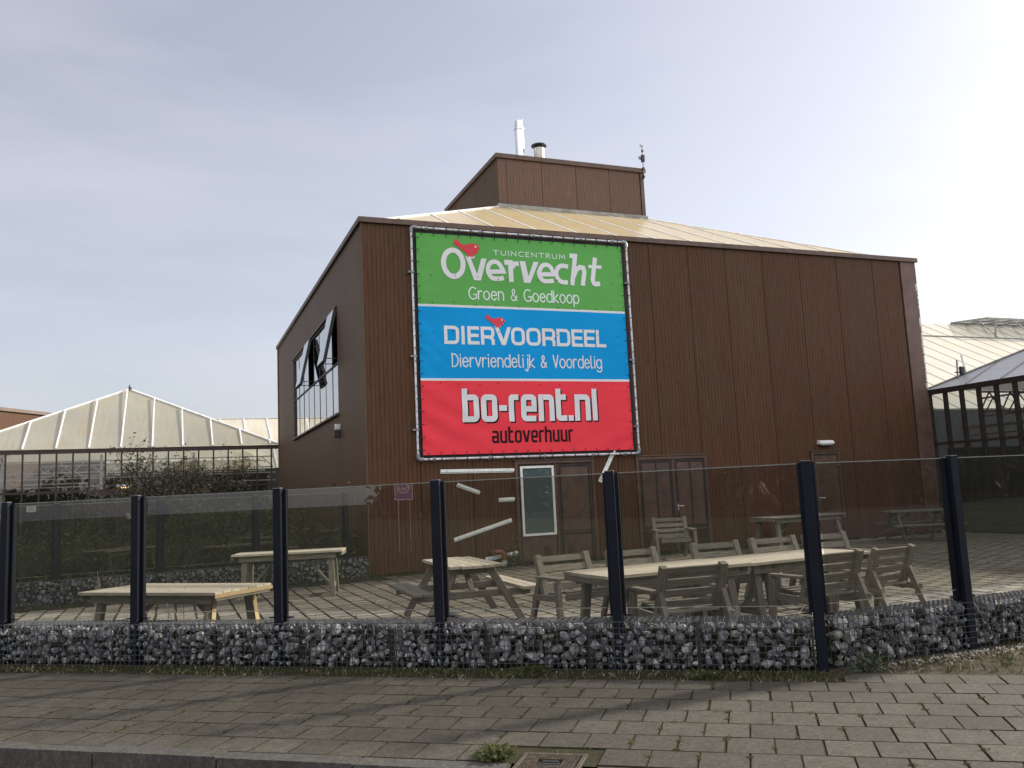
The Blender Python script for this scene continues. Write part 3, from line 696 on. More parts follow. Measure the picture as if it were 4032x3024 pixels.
for k_ in OPEN:
    y0, y1 = WY0+k_*bay+.02, WY0+(k_+1)*bay-.02; top = Vector((BX0-.03, 0, WZ1-.03)); bot = Vector((BX0-.34, 0, zm+.0)); dn = (bot-top).normalized(); out = Vector((dn.z, 0, -dn.x)); out = out if out.x < 0 else -out
    m = MB(); P = lambda y, s, o: Vector((top.x, y, top.z))+dn*s+out*o; Ls = (bot-top).length
    for y in (y0, y1): m.beam(P(y+(.03 if y == y0 else -.03), 0, 0), P(y+(.03 if y == y0 else -.03), Ls, 0), .05, .085, (0, 1, 0))
    for s in (.03, Ls-.03): m.beam(P(y0+.06, s, 0), P(y1-.06, s, 0), .05, .085, dn)
    sa = m.build('open_sash', 'dark_metal', win, .003)
    m = MB(); m.quad([P(y0+.03, .03, .045), P(y1-.03, .03, .045), P(y1-.03, Ls-.03, .045), P(y0+.03, Ls-.03, .045)]); m.build('pane', 'mirror_glass', sa)
    m = MB()
    for y in (y0+.05, y1-.05): m.beam((BX0+.05, y, zm+.10), (BX0-.30, y, zm+.09), .03, .02, (0, 1, 0))
    m.each('stay_arm', 'dark_metal', sa)
# small box under the window
sb = thing('alarm_box', 'small two part alarm box on the brown side wall below the open windows', 'alarm box', (BX0, 22.35, 3.5))
m = MB(); m.box(-.16, 0, -.06, .06, -.20, -.02); m.build('lower_case', 'dark_metal', sb, .01)
m = MB(); m.box(-.14, 0, -.12, .02, .0, .15); m.build('upper_case', 'flaked', sb, .01)

# doors on the front
def door_frame(x0, x1, z1, y=BY0, name='door', parent=None, w=.085):
    m = MB(); m.box(x0, x0+w, y-.05, y, 0, z1); m.box(x1-w, x1, y-.05, y, 0, z1); m.box(x0+w+.0005, x1-w-.0005, y-.05, y, z1-w, z1)
    m.box(x0-.03, x1+.03, y-.07, y, z1+.001, z1+.035)
    return m.build(name, 'door', parent, .005)
YD = BY0-.006
d1 = door_frame(7.55, 9.66, 2.42, BY0, 'double_door', bd)
m = MB(); m.box(7.66, 8.55, YD-.028, YD, .05, 2.31); m.box(8.66, 9.56, YD-.028, YD, .05, 2.31); m.box(8.57, 8.64, YD-.040, YD, .02, 2.33); m.each('leaf', 'door', d1, .004)
m = MB()
for (x0, x1, z0, z1) in ((7.68, 7.735, .64, 2.29), (8.495, 8.55, .64, 2.29), (7.7355, 8.4945, .64, .695), (7.7355, 8.4945, 2.235, 2.29)): m.box(x0, x1, YD-.065, YD-.029, z0, z1)
wd_ = m.build('window_frame', 'white_paint', d1, .004)
m = MB(); m.quad([(7.735, YD-.040, .695), (8.495, YD-.040, .695), (8.495, YD-.040, 2.235), (7.735, YD-.040, 2.235)]); m.build('window_pane', 'door_glass', wd_)
m = MB()
for (x0, x1, z0, z1) in ((8.69, 8.745, .06, 2.30), (9.475, 9.53, .06, 2.30), (8.7455, 9.4745, 2.245, 2.30), (8.7455, 9.4745, .61, .665), (8.7455, 9.4745, .70, .72)): m.box(x0, x1, YD-.034, YD-.0285, z0, z1)
m.build('glazing_bead', 'groove', d1)
for x in (8.22, 8.84):
    m = MB()
    for k_ in range(7): z = .13+k_*.042; m.beam((x, YD-.040, z), (x+.17, YD-.040, z), .016, .022, (0, 0, 1))
    m.build('vent_grille', 'door', d1)
d2_ = door_frame(10.83, 12.94, 2.43, BY0, 'double_door', bd)
m = MB(); m.box(10.93, 11.87, YD-.028, YD, .05, 2.33); m.box(11.94, 12.86, YD-.028, YD, .05, 2.33); m.box(11.872, 11.938, YD-.040, YD, .02, 2.33); m.each('leaf', 'door', d2_, .004)
m = MB()
for x0, x1 in ((10.94, 11.85), (11.96, 12.87-.02)):
    for (q0, q1, z0, z1) in ((x0, x0+.055, .06, 2.32), (x1-.055, x1, .06, 2.32), (x0+.0555, x1-.0555, 2.265, 2.32), (x0+.0555, x1-.0555, .60, .68), ((x0+x1)/2-.022, (x0+x1)/2+.022, .6805, 2.2645)): m.box(q0, q1, YD-.034, YD-.0285, z0, z1)
m.build('glazing_bead', 'groove', d2_)
for x0, x1 in ((11.0, 11.79), (12.02, 12.79)):
    m = MB()
    for k_ in range(11): z = .10+k_*.045; m.beam((x0, YD-.045, z), (x1, YD-.045, z), .012, .035, (0, -.6, 1))
    m.build('louvre', 'door', d2_)
def handle(x, z, dx, par):
    m = MB(); m.box(x-.02, x+.02, BY0-.052, BY0-.036, z-.11, z+.06); m.tube([(x, BY0-.05, z), (x, BY0-.10, z), (x+dx, BY0-.10, z)], .011); m.build('handle', 'steel', par)
handle(11.98, 1.15, .13, d2_)
d3 = door_frame(16.33, 17.32, 2.42, BY0, 'single_door', bd, .07)
m = MB(); m.box(16.42, 17.23, YD-.028, YD, .05, 2.34); m.build('leaf', 'door', d3, .004)
m = MB()
for (x0, x1, z0, z1) in ((16.405, 16.44, .05, 2.345), (17.215, 17.25, .05, 2.345), (16.4405, 17.2145, 2.31, 2.345)): m.box(x0, x1, YD-.034, YD-.0285, z0, z1)
m.build('glazing_bead', 'groove', d3)
handle(16.50, 1.15, .13, d3)

def wall_lamp(loc, label, lit, rz=0):
    t = thing('wall_lamp', label, 'lamp', loc, rz)
    m = MB(); n = 7
    for i in range(n):                                              # rounded half shell
        pass
    prof = [(0, .07), (-.06, .068), (-.12, .05), (-.155, .015), (-.16, -.02), (-.15, -.045), (0, -.045)]
    L = .25
    b = len(m.v)
    for sx, k_ in ((-L, .8), (-L*.86, 1), (L*.86, 1), (L, .8)):
        m.v += [(sx, y*k_, z*(.7+.3*k_)) for y, z in prof]
    np_ = len(prof)
    for i in range(3):
        for j in range(np_): m.f.append((b+i*np_+j, b+i*np_+(j+1) % np_, b+(i+1)*np_+(j+1) % np_, b+(i+1)*np_+j)); m.uv += [(0, 0)]*4; m.mi.append(0)
    for i, rv in ((0, 1), (3, 0)):
        q = [b+i*np_+j for j in range(np_)]; m.f.append(tuple(q if not rv else q[::-1])); m.uv += [(0, 0)]*np_; m.mi.append(0)
    m.build('housing', 'lamp_white', t, .006, True)
    m = MB(); m.box(-.20, .20, -.135, -.02, -.075, -.0455); m.build('diffuser', 'glow' if lit else 'grey_plastic', t, .01)
    return t
wall_lamp((16.85, BY0, 2.66), 'unlit white wall lamp above the brown single door', False)

# white strips fixed to the wall
def strip(x0, z0, x1, z1, label, w=.095):
    t = thing('white_strip', label, 'plastic strip', ((x0+x1)/2, BY0-.004, (z0+z1)/2), 0, 'white strips on the brown wall')
    d = Vector((x1-x0, 0, z1-z0)); L = d.length; d.normalize(); nrm = Vector((-d.z, 0, d.x))
    m = MB(); m.beam(-d*L/2, d*L/2, w, .012, nrm)
    m.beam(-d*L/2-Vector((0, .022, 0))+nrm*.012, d*L/2-Vector((0, .022, 0))+nrm*.012, w*.62, .03, nrm)
    o = m.build('channel', 'strip', t, .003)
    m = MB()
    for s in (-.42, 0, .42): p = d*L*s+nrm*.012; m.box(p.x-.008, p.x+.008, -.040, -.0372, p.z-.008, p.z+.008)
    m.each('screw', 'dark_metal', t)
strip(5.72, 2.235, 7.54, 2.205, 'long white plastic strip fixed level on the wall just under the banner')
strip(6.11, 1.92, 6.65, 1.71, 'short white plastic strip sloping down to the right above the picnic table')
strip(7.12, 1.52, 7.52, 1.525, 'shortest white plastic strip, level, left of the white framed window')
strip(5.99, .66, 7.42, 1.04, 'long white plastic strip slanting up to the right on the brown wall')
strip(6.73, .17, 7.54, .27, 'low white plastic strip behind the red brown pipe elbow')
strip(10.26, 2.62, 9.80, 1.84, 'steep white plastic strip hanging below the right end of the banner')
# drain pipe with a plant
dp = thing('drain_pipe', 'red brown drain pipe elbow coming out of the wall into a grey socket', 'pipe')
m = MB(); m.tube([(6.90, BY0-.16, .33), (7.02, BY0-.16, .345), (7.09, BY0-.16, .32), (7.14, BY0-.16, .25), (7.15, BY0-.16, .12)], .058, 12); m.tube([(6.90, BY0+.0, .33), (6.90, BY0-.16, .33)], .058, 12); m.build('elbow', 'rust_pipe', dp, 0, True)
m = MB(); m.tube([(7.15, BY0-.16, .13), (7.15, BY0-.16, -.02)], .068, 12); m.build('socket', 'grey_plastic', dp, 0, True)

# ------------------------------------------------------------------ banner
CX0, CX1, CZ0, CZ1 = 5.30, 10.765, 2.615, 7.865
ZD1, ZD2 = 6.125, 4.365
bn = thing('advertising_banner', 'tall green, blue and red advertising banner laced to a white pipe frame', 'banner')
FX0, FX1, FZ0, FZ1 = 5.175, 10.90, 2.52, 7.98; YP = BY0-.12
def wav(x, z):
    u = (x-CX0)/(CX1-CX0); v = (z-CZ0)/(CZ1-CZ0)
    ed = min(u, 1-u, v, 1-v)
    y = .006*math.sin(x*5.1+z*2.0)*math.sin(z*3.3+1)
    y += .010*math.exp(-(min(u, 1-u)/.05))*math.sin(z*21+math.sin(z*6)*1.5)*.7+.005*math.exp(-(min(v, 1-v)/.05))*math.sin(x*21)
    if v < .36:                                                     # sagging folds in the red field
        s = max(0, 1-u/.62)*max(0, 1-abs(v-.15)/.2); y += .020*s*math.sin(11*(v*CZ1*.62+u*2.1)+2*math.sin(u*7))
        s = max(0, (u-.62)/.38)*max(0, 1-abs(v-.10)/.17); y += .014*s*math.sin(14*(v*3.1-u*1.9)+1.5*math.sin(v*20))
    if .33 < v < .6: s = max(0, 1-u/.22); y += .007*s*math.sin(13*(z*.9+x*1.1)+math.sin(z*5))
    return BY0-.085+y-.028*math.sin(math.pi*u)*math.sin(math.pi*v)
xs = np.linspace(CX0, CX1, 111)
zs = sorted(set([round(z, 4) for z in np.linspace(CZ0, CZ1, 91)]+[ZD1-.028, ZD1+.028, ZD2-.028, ZD2+.028]))
V = [(x, wav(x, z), z) for z in zs for x in xs]; m = MB(); m.v = V; nx_ = len(xs)
for j in range(len(zs)-1):
    zc = (zs[j]+zs[j+1])/2; mi = 3 if (abs(zc-ZD1) < .027 or abs(zc-ZD2) < .027) else 0 if zc > ZD1 else 1 if zc > ZD2 else 2
    for i in range(nx_-1): m.f.append((j*nx_+i, j*nx_+i+1, (j+1)*nx_+i+1, (j+1)*nx_+i)); m.uv += [(0, 0)]*4; m.mi.append(mi)
cl = m.build('cloth', ['c_green', 'c_blue', 'c_red', 'c_white'], bn, 0, True)
m = MB(); m.tube([(FX0+.06, YP, FZ0), (FX1-.06, YP, FZ0)], .027, 10); m.tube([(FX0+.06, YP, FZ1), (FX1-.06, YP, FZ1)], .027, 10); m.tube([(FX0, YP, FZ0+.06), (FX0, YP, FZ1-.06)], .027, 10); m.tube([(FX1, YP, FZ0+.06), (FX1, YP, FZ1-.06)], .027, 10)
bk_ = MB(); bk_.box(FX0+.02, FX1-.02, BY0-.012, BY0-.004, FZ0+.02, FZ1-.02); bk_.build('gap_shade_sheet', 'black', bn)  # black sheet added to stand for the shadow gap inside the pipe frame
fr_ = m.build('pipe_frame', 'pipe', bn, 0, True)
m = MB()
for sx, x in ((1, FX0), (-1, FX1)):
    for sz, z in ((1, FZ0), (-1, FZ1)):
        m.tube([(x+sx*.13, YP, z), (x+sx*.05, YP, z), (x+sx*.015, YP, z+sz*.015), (x, YP, z+sz*.05), (x, YP, z+sz*.13)], .046, 10)
m.each('pipe_elbow', 'clamp', fr_, 0, True)
m = MB()
for x in (5.55, 6.9, 8.3, 9.6, 10.5):
    for z in (FZ0, FZ1): m = MB(); m.tube([(x-.03, YP, z), (x+.03, YP, z)], .044, 10); m.box(x-.02, x+.02, YP, BY0, z-.05, z+.02); m.build('pipe_clamp', 'clamp', fr_)
for z in (3.2, 4.9, 6.9):
    for x in (FX0, FX1): m = MB(); m.tube([(x, YP, z-.03), (x, YP, z+.03)], .044, 10); m.box(x-.09, x+.03, YP, BY0, z-.02, z+.02); m.build('pipe_clamp', 'clamp', fr_)
def tie_mesh(dx, dz):
    m = MB(); L = .135; d = Vector((dx, 0, dz)); s = Vector((dz, 0, dx))
    m.beam(Vector((0, -.014, 0))-d*.035, Vector((0, -.090, 0))+d*(L-.055), .012, .012, s); m.beam(Vector((0, -.080, 0))+d*(L-.060), Vector((0, -.080, 0))+d*(L+.024), .015, .012, s); m.beam(d*(L+.024)+Vector((0, -.080, 0)), d*(L+.024)+Vector((0, .02, 0)), .014, .012, s)
    return m
protos = {}
for dx, dz in ((0, 1), (0, -1), (1, 0), (-1, 0)):
    if dz: ps = [(x, CZ1-.03 if dz > 0 else CZ0+.03) for x in np.linspace(CX0+.12, CX1-.12, 18)]
    else: ps = [(CX1-.03 if dx > 0 else CX0+.03, z) for z in np.linspace(CZ0+.12, CZ1-.12, 18)]
    for x, z in ps:
        if (dx, dz) not in protos: o = tie_mesh(dx, dz).build('elastic_tie', 'black', bn); protos[(dx, dz)] = o
        else: o = protos[(dx, dz)].copy(); COL.objects.link(o); o.parent = bn
        o.location = (x, wav(x, z)-.004, z)

# lettering: stroked glyph skeletons laid on the cloth
def arc(cx, cy, rx, ry, a0, a1, n=14): return [(cx+rx*math.cos(R(a0+(a1-a0)*i/n)), cy+ry*math.sin(R(a0+(a1-a0)*i/n))) for i in range(n+1)]
def rrect(x0, x1, y0, y1, r, rx=None):
    """closed rounded rectangle"""
    rx = rx or r
    return arc(x1-rx, y1-r, rx, r, 0, 90, 6)+arc(x0+rx, y1-r, rx, r, 90, 180, 6)+arc(x0+rx, y0+r, rx, r, 180, 270, 6)+arc(x1-rx, y0+r, rx, r, 270, 360, 6)+[(x1, y1-r)]
lift = [0]
def stroke(m, pts, w, tr, round_=True, dy=0):
    """ribbon of width w along pts (already metric after tr)"""
    P = [Vector((*tr(*p), 0)) for p in pts]
    q = [P[0]]
    for a in P[1:]:
        if (a-q[-1]).length > 1e-5: q.append(a)
    P = q; closed = (P[0]-P[-1]).length < 1e-4
    # resample long segments
    Q = []
    for a, b in zip(P, P[1:]):
        n = max(1, int((b-a).length/.04)); Q += [a+(b-a)*i/n for i in range(n)]
    Q.append(P[-1]); P = Q; lift[0] = (lift[0]+1) % 12; yo = .0060+lift[0]*.00025+dy
    n = len(P); L, Rr = [], []
    for i in range(n):
        if closed: d0 = (P[i]-P[i-1 if i > 0 else n-2]).normalized(); d1 = (P[i+1 if i < n-1 else 1]-P[i]).normalized()
        else: d0 = (P[i]-P[max(i-1, 0)]); d1 = (P[min(i+1, n-1)]-P[i]); d0 = d1 if d0.length < 1e-9 else d0; d1 = d0 if d1.length < 1e-9 else d1; d0 = d0.normalized(); d1 = d1.normalized()
        nn = Vector((-(d0+d1).y, (d0+d1).x, 0)); nn = nn.normalized() if nn.length > 1e-6 else Vector((-d0.y, d0.x, 0))
        sc = min(1.6, 1/max(.5, nn.dot(Vector((-d0.y, d0.x, 0))))); L.append(P[i]+nn*w/2*sc); Rr.append(P[i]-nn*w/2*sc)
    to = lambda p: (p.x, wav(p.x, p.y)-yo, p.y)
    b = len(m.v); m.v += [to(p) for p in L]+[to(p) for p in Rr]
    for i in range(n-1): m.f.append((b+i, b+n+i, b+n+i+1, b+i+1)); m.uv += [(0, 0)]*4; m.mi.append(0)
    if round_ and not closed:
        for p, d in ((P[0], P[0]-P[1]), (P[-1], P[-1]-P[-2])):
            a0 = math.atan2(d.y, d.x); c = [p+Vector((math.cos(a0+R(-90+180*i/6)), math.sin(a0+R(-90+180*i/6)), 0))*w/2 for i in range(7)]
            b = len(m.v); m.v += [to(x) for x in c]; m.f.append(tuple(range(b, b+7))); m.uv += [(0, 0)]*7; m.mi.append(0)
def poly(m, pts, dy=0):
    lift[0] = (lift[0]+1) % 12; yo = .0060+lift[0]*.00025+dy
    bm = bmesh.new(); vs = [bm.verts.new((x, 0, z)) for x, z in pts]; f = bm.faces.new(vs); bmesh.ops.triangulate(bm, faces=[f]); bm.verts.index_update()
    b = len(m.v); m.v += [(v.co.x, wav(v.co.x, v.co.z)-yo, v.co.z) for v in bm.verts]
    for f in bm.faces: m.f.append(tuple(b+v.index for v in f.verts)); m.uv += [(0, 0)]*3; m.mi.append(0)
    bm.free()
# thin hand drawn face: x in glyph widths, y 0 baseline, 1 cap height, .66 x-height
XH = .72
o_ = arc(.5, XH/2, .5, XH/2, 90, 450, 20)
HAND = {
 'G': (.80, [arc(.55, .5, .55, .5, 50, 270, 18)+[(.85, .06), (1, .16), (1, .40), (.62, .40)]]),
 'r': (.38, [[(0, 0), (0, XH)], [(0, XH*.55), (.25, XH*.9), (.7, XH), (1, XH*.93)]]),
 'o': (.62, [o_]), 'e': (.58, [[(.03, XH*.52), (.97, XH*.56)]+arc(.5, XH*.55, .48, XH*.45, 2, 180, 10)+arc(.5, XH*.5, .5, XH*.5, 180, 325, 10)]),
 'n': (.55, [[(0, 0), (0, XH)], [(0, XH*.5)]+arc(.5, XH*.6, .5, XH*.4, 160, 0, 10)+[(1, 0)]]),
 'd': (.60, [arc(.5, XH*.5, .5, XH*.5, 50, 310, 16), [(1, 1.0), (1, 0)]]),
 'k': (.52, [[(0, 0), (0, 1.0)], [(.9, XH*.95), (.05, XH*.42), (1, 0)]]),
 'p': (.60, [[(0, -.28), (0, XH)], arc(.48, XH*.5, .52, XH*.5, 140, -140, 16)]),
 'D': (.62, [[(0, 0), (0, 1), (.25, 1)]+arc(.25, .5, .75, .5, 90, -90, 12)+[(0, 0)]]),
 'i': (.10, [[(.5, 0), (.5, XH)], [(.5, .93), (.5, .96)]]), 'v': (.55, [[(0, XH), (.5, 0), (1, XH)]]), 'V': (.60, [[(0, 1), (.5, 0), (1, 1)]]),
 'l': (.22, [[(0, 1), (0, .12), (.35, 0), (1, .04)]]), 'j': (.28, [[(1, XH), (1, -.12), (.75, -.28), (.25, -.28), (0, -.16)], [(1, .93), (1, .96)]]),
 'g': (.60, [arc(.48, XH*.5, .48, XH*.5, 40, 320, 16), [(1, XH), (1, -.12), (.75, -.30), (.3, -.30), (.05, -.2)]]),
 '&': (.62, [[(1, .02), (.2, .72), (.22, .9), (.45, 1), (.66, .88), (.6, .7), (.1, .38), (0, .2), (.2, .02), (.5, 0), (.8, .15), (.98, .42)]]), ' ': (.42, [])}
CAPS = {'T': (.8, [[(0, 1), (1, 1)], [(.5, 1), (.5, 0)]]), 'U': (.75, [[(0, 1), (0, .35)]+arc(.5, .35, .5, .35, 180, 360, 10)+[(1, 1)]]), 'I': (.05, [[(.5, 0), (.5, 1)]]),
 'N': (.78, [[(0, 0), (0, 1), (1, 0), (1, 1)]]), 'C': (.8, [arc(.6, .5, .6, .5, 50, 310, 14)]), 'E': (.55, [[(1, 1), (0, 1), (0, 0), (1, 0)], [(0, .53), (.85, .53)]]),
 'R': (.6, [[(0, 0), (0, 1), (.5, 1)]+arc(.5, .76, .42, .24, 90, -90, 8)+[(0, .52)], [(.45, .52), (1, 0)]]), 'M': (.95, [[(0, 0), (.12, 1), (.5, .25), (.88, 1), (1, 0)]])}
def word(name, text, face, x0, x1, zb, h, w, m_, gap, par, round_=True, dy=0, off=(0, 0)):
    wd = sum(face[c][0] for c in text)+gap*(len(text)-1); sc = (x1-x0-w)/wd; x = x0+w/2; m = MB()
    for c in text:
        gw_, st = face[c]
        for s in st: stroke(m, s, w, lambda a, b_: (x+a*gw_*sc+off[0], zb+w/2+b_*(h-w)+off[1]), round_, dy)
        x += (gw_+gap)*sc
    return m.build(name, m_, par)
word('lettering', 'TUINCENTRUM', CAPS, 7.22, 9.15, 7.425, .135, .020, 'c_pale', .42, cl)
word('lettering', 'Groen', HAND, 6.54, 7.45, 6.29, .325, .034, 'c_pale', .20, cl)
word('lettering', '&', HAND, 7.62, 7.80, 6.295, .315, .032, 'c_pale', .2, cl)
word('lettering', 'Goedkoop', HAND, 7.96, 9.48, 6.29, .325, .034, 'c_pale', .20, cl)
word('lettering', 'Diervriendelijk', HAND, 6.06, 8.17, 4.655, .335, .032, 'c_white', .20, cl)
word('lettering', '&', HAND, 8.32, 8.49, 4.655, .32, .032, 'c_white', .2, cl)
word('lettering', 'Voordelig', HAND, 8.65, 10.01, 4.655, .335, .032, 'c_white', .20, cl)
# wide sans capitals
def WIDE(c, x0, x1, z0, z1, m, w):
    a, b_, z, t = x0+w/2, x1-w/2, z0+w/2, z1-w/2; I = lambda x, y: (x, y); zm_ = (z0+z1)/2
    st = lambda p: stroke(m, p, w, I, False)
    if c == 'D': st([(a, z0), (a, t), (b_-.09, t)]+arc(b_-.09, t-.09, .09, .09, 90, 0, 6)+arc(b_-.09, z+.09, .09, .09, 0, -90, 6)+[(a, z)])
    if c == 'I': st([(a, z0), (a, z1)])
    if c == 'E': st([(x1, t), (a, t), (a, z), (x1, z)]); st([(a, zm_), (x1-.02, zm_)])
    if c == 'L': st([(a, z1), (a, z), (x1, z)])
    if c == 'O': st(rrect(a, b_, z, t, .105, .095))
    if c == 'R': st([(a, z0), (a, t), (b_-.07, t)]+arc(b_-.07, t-.07, .07, .07, 90, 0, 5)+arc(b_-.07, zm_+.04, .07, .07, 0, -90, 5)+[(a, zm_-.03)]); st([(b_-.10, zm_-.03), (b_-.03, zm_-.06), (b_, zm_-.11), (b_, z0)])
m = MB()
for c, x0, x1, zt in (('D', 5.90, 6.27, 5.645), ('I', 6.325, 6.40, 5.645), ('E', 6.475, 6.77, 5.645), ('R', 6.81, 7.155, 5.645), ('O', 7.585, 7.94, 5.645), ('O', 7.98, 8.36, 5.645), ('R', 8.40, 8.75, 5.645), ('D', 8.79, 9.16, 5.645), ('E', 9.20, 9.51, 5.645), ('E', 9.545, 9.85, 5.645), ('L', 9.885, 10.16, 5.645)): WIDE(c, x0, x1, 5.205, zt, m, .080)
poly(m, [(7.16, 5.655), (7.335, 5.69), (7.325, 5.655), (7.275, 5.62), (7.385, 5.34), (7.49, 5.645), (7.585, 5.645), (7.44, 5.205), (7.335, 5.205)])
m.build('lettering', 'c_white', cl)
# bird emblem from the logo
BIRD = [(475, 160), (492, 165), (505, 188), (530, 205), (560, 213), (600, 204), (650, 194), (682, 200), (700, 222), (712, 241), (693, 254), (683, 282), (660, 300), (634, 306), (631, 314), (646, 326), (612, 324), (616, 306), (600, 306), (596, 328), (578, 328), (582, 302), (556, 280), (530, 250), (505, 228), (470, 218), (452, 208), (449, 196), (458, 187), (472, 188), (466, 172)]
def bird(x0, z1, sc):
    m = MB(); p = [(x0+(a-448)*sc, z1-(b_-160)*sc) for a, b_ in BIRD]; poly(m, p[::-1], .004); o = m.build('bird_emblem', 'c_bird', cl)
    m = MB(); poly(m, [(x0+(667-448)*sc+10*sc*math.cos(t), z1-(226-160)*sc+10*sc*math.sin(t)) for t in np.linspace(0, 6.1, 10)], .008); m.build('bird_eye', 'c_pale', o)
bird(6.205, 7.775, .00258); bird(6.935, 5.945, .00192)
# the big logo word, slightly condensed bold humanist letters
m = MB(); w = .125; I = lambda x, y: (x, y); zb = 6.775; xh = 7.325
stroke(m, arc(6.195, 7.165, .245, .325, 90, 450, 26), .125, I, False)
poly(m, [(6.505, 7.365), (6.745, 7.375), (6.725, 7.315), (6.645, 7.305), (6.785, 6.93), (6.905, 7.325), (7.045, 7.325), (6.875, zb), (6.70, zb)])
def low_e(x0, x1, sl): stroke(m, [(x0+.07, 7.005), (x1-.015, 7.025), (x1-.055+sl*.02, 7.11)]+arc((x0+x1)/2+sl*.03, 7.06, (x1-x0)/2-.06, .205, 20, 160, 9)+arc((x0+x1)/2, 7.06, (x1-x0)/2-.06, .225, 180, 262, 8)+[(x1-.10, 6.845), (x1-.02, 6.865)], .108, I, False)
low_e(7.005, 7.485, 0)
stroke(m, [(7.66, zb), (7.66, 7.265), (7.50, 7.265)], .125, I, False); stroke(m, [(7.70, 7.14), (7.76, 7.235), (7.88, 7.255)], .115, I, False)
poly(m, [(7.905, 7.32), (8.055, 7.32), (8.125, 6.94), (8.275, 7.32), (8.415, 7.32), (8.165, zb), (7.995, zb)])
low_e(8.345, 8.815, 1)
stroke(m, [(9.22, 7.245)]+arc(9.08, 7.05, .20, .215, 82, 268, 14)+[(9.19, 6.84)], .112, I, False)
stroke(m, [(9.275, 7.535), (9.43, 7.535), (9.305, zb)], .12, I, False); stroke(m, [(9.36, 7.0), (9.44, 7.18), (9.55, 7.255), (9.64, 7.24), (9.665, 7.13), (9.60, zb)], .118, I, False)
stroke(m, [(9.995, 7.53), (9.89, 6.95), (9.90, 6.86), (9.96, 6.83), (10.09, 6.845)], .12, I, False); stroke(m, [(9.79, 7.285), (10.165, 7.285)], .085, I, False)
m.build('lettering', 'c_white', cl)
# bo-rent.nl and the small line below it: squared condensed bold
def SQ(c, x0, x1, z0, xh_, zt, m, w, off=(0, 0), dy=0):
    a, b_, z, t = x0+w/2, x1-w/2, z0+w/2, xh_-w/2; r = min(.07, (b_-a)*.3); tr_ = lambda x, y: (x+off[0], y+off[1])
    st = lambda p: stroke(m, p, w, tr_, False, dy)
    zm_ = (z0+xh_)/2
    if c == 'b': st([(a, zt), (a, z), (b_-r, z)]+arc(b_-r, z+r, r, r, 270, 360, 5)+arc(b_-r, t-r, r, r, 0, 90, 5)+[(a, t)])
    if c == 'o': st(rrect(a, b_, z, t, r))
    if c == '-': st([(x0, zm_), (x1, zm_)])
    if c == 'r': st([(a, z0), (a, t-r)]+arc(a+r, t-r, r, r, 180, 90, 5)+[(x1, t)])
    if c == 'e': st([(a+.01, zm_-w*.2), (b_, zm_-w*.2), (b_, t-r)]+arc(b_-r, t-r, r, r, 0, 90, 5)+arc(a+r, t-r, r, r, 90, 180, 5)+arc(a+r, z+r, r, r, 180, 270, 5)+[(x1-.02, z)])
    if c == 'n': st([(a, z0), (a, t), (b_-r, t)]+arc(b_-r, t-r, r, r, 90, 0, 5)+[(b_, z0)])
    if c == 'h': st([(a, z0), (a, zt)]); st([(a, t), (b_-r, t)]+arc(b_-r, t-r, r, r, 90, 0, 5)+[(b_, z0)])
    if c == 't': st([(a, zt), (a, z+r)]+arc(a+r, z+r, r, r, 180, 270, 5)+[(x1, z)]); st([(a, t), (x1-.015, t)])
    if c == '.': st([(x0, z), (x1, z)])
    if c == 'l': st([(a, z0), (a, zt)])
    if c == 'u': st([(a, xh_), (a, z+r)]+arc(a+r, z+r, r, r, 180, 270, 5)+[(b_, z), (b_, xh_)])
    if c == 'a': st([(x0+.02, t), (b_-r, t)]+arc(b_-r, t-r, r, r, 90, 0, 5)+[(b_, z), (a+r, z)]+arc(a+r, z+r, r, r, 270, 180, 5)+[(a, zm_), (b_, zm_)])
    if c == 'v': st([(a-.01, xh_), (a+.03, zm_), ((a+b_)/2-.012, z0+.01)]); st([(b_+.01, xh_), (b_-.03, zm_), ((a+b_)/2+.012, z0+.01)])
big = (('b', 6.275, 6.69), ('o', 6.74, 7.15), ('-', 7.195, 7.395), ('r', 7.44, 7.695), ('e', 7.755, 8.16), ('n', 8.21, 8.63), ('t', 8.675, 8.965), ('.', 9.00, 9.14), ('n', 9.18, 9.61), ('l', 9.665, 9.805))
for nm, mt, off, dy in (('lettering_shadow', 'c_black', (.035, -.03), 0), ('lettering', 'c_white', (0, 0), .009)):
    m = MB()
    for c, x0, x1 in big: SQ(c, x0, x1, 3.36, 4.01, 4.15, m, .135, off, dy)
    m.build(nm, mt, cl)
m = MB(); tx = 'autoverhuur'; wds = {'a': 1, 'u': 1, 't': .78, 'o': 1, 'v': 1.05, 'e': 1, 'r': .72, 'h': 1}; gp = .17
un = (9.10-6.99)/(sum(wds[c] for c in tx)+gp*10); x = 6.99
for c in tx: SQ(c, x, x+wds[c]*un, 2.855, 3.15, 3.24, m, .052); x += (wds[c]+gp)*un
m.build('lettering', 'c_black', cl)
m = MB()                                                            # dark eyelet spots in the cloth
for zrow in (4.26, 5.50, 6.18, 6.84):
    for x in np.linspace(CX0+.35, CX1-.35, 10): xx = x+rng.normal(0, .06); zz = zrow+rng.normal(0, .015); poly(m, [(xx+.014*math.cos(t), zz+.014*math.sin(t)) for t in np.linspace(0, 5.3, 6)], .009); m.build('stitch_hole', 'c_black', cl); m = MB()

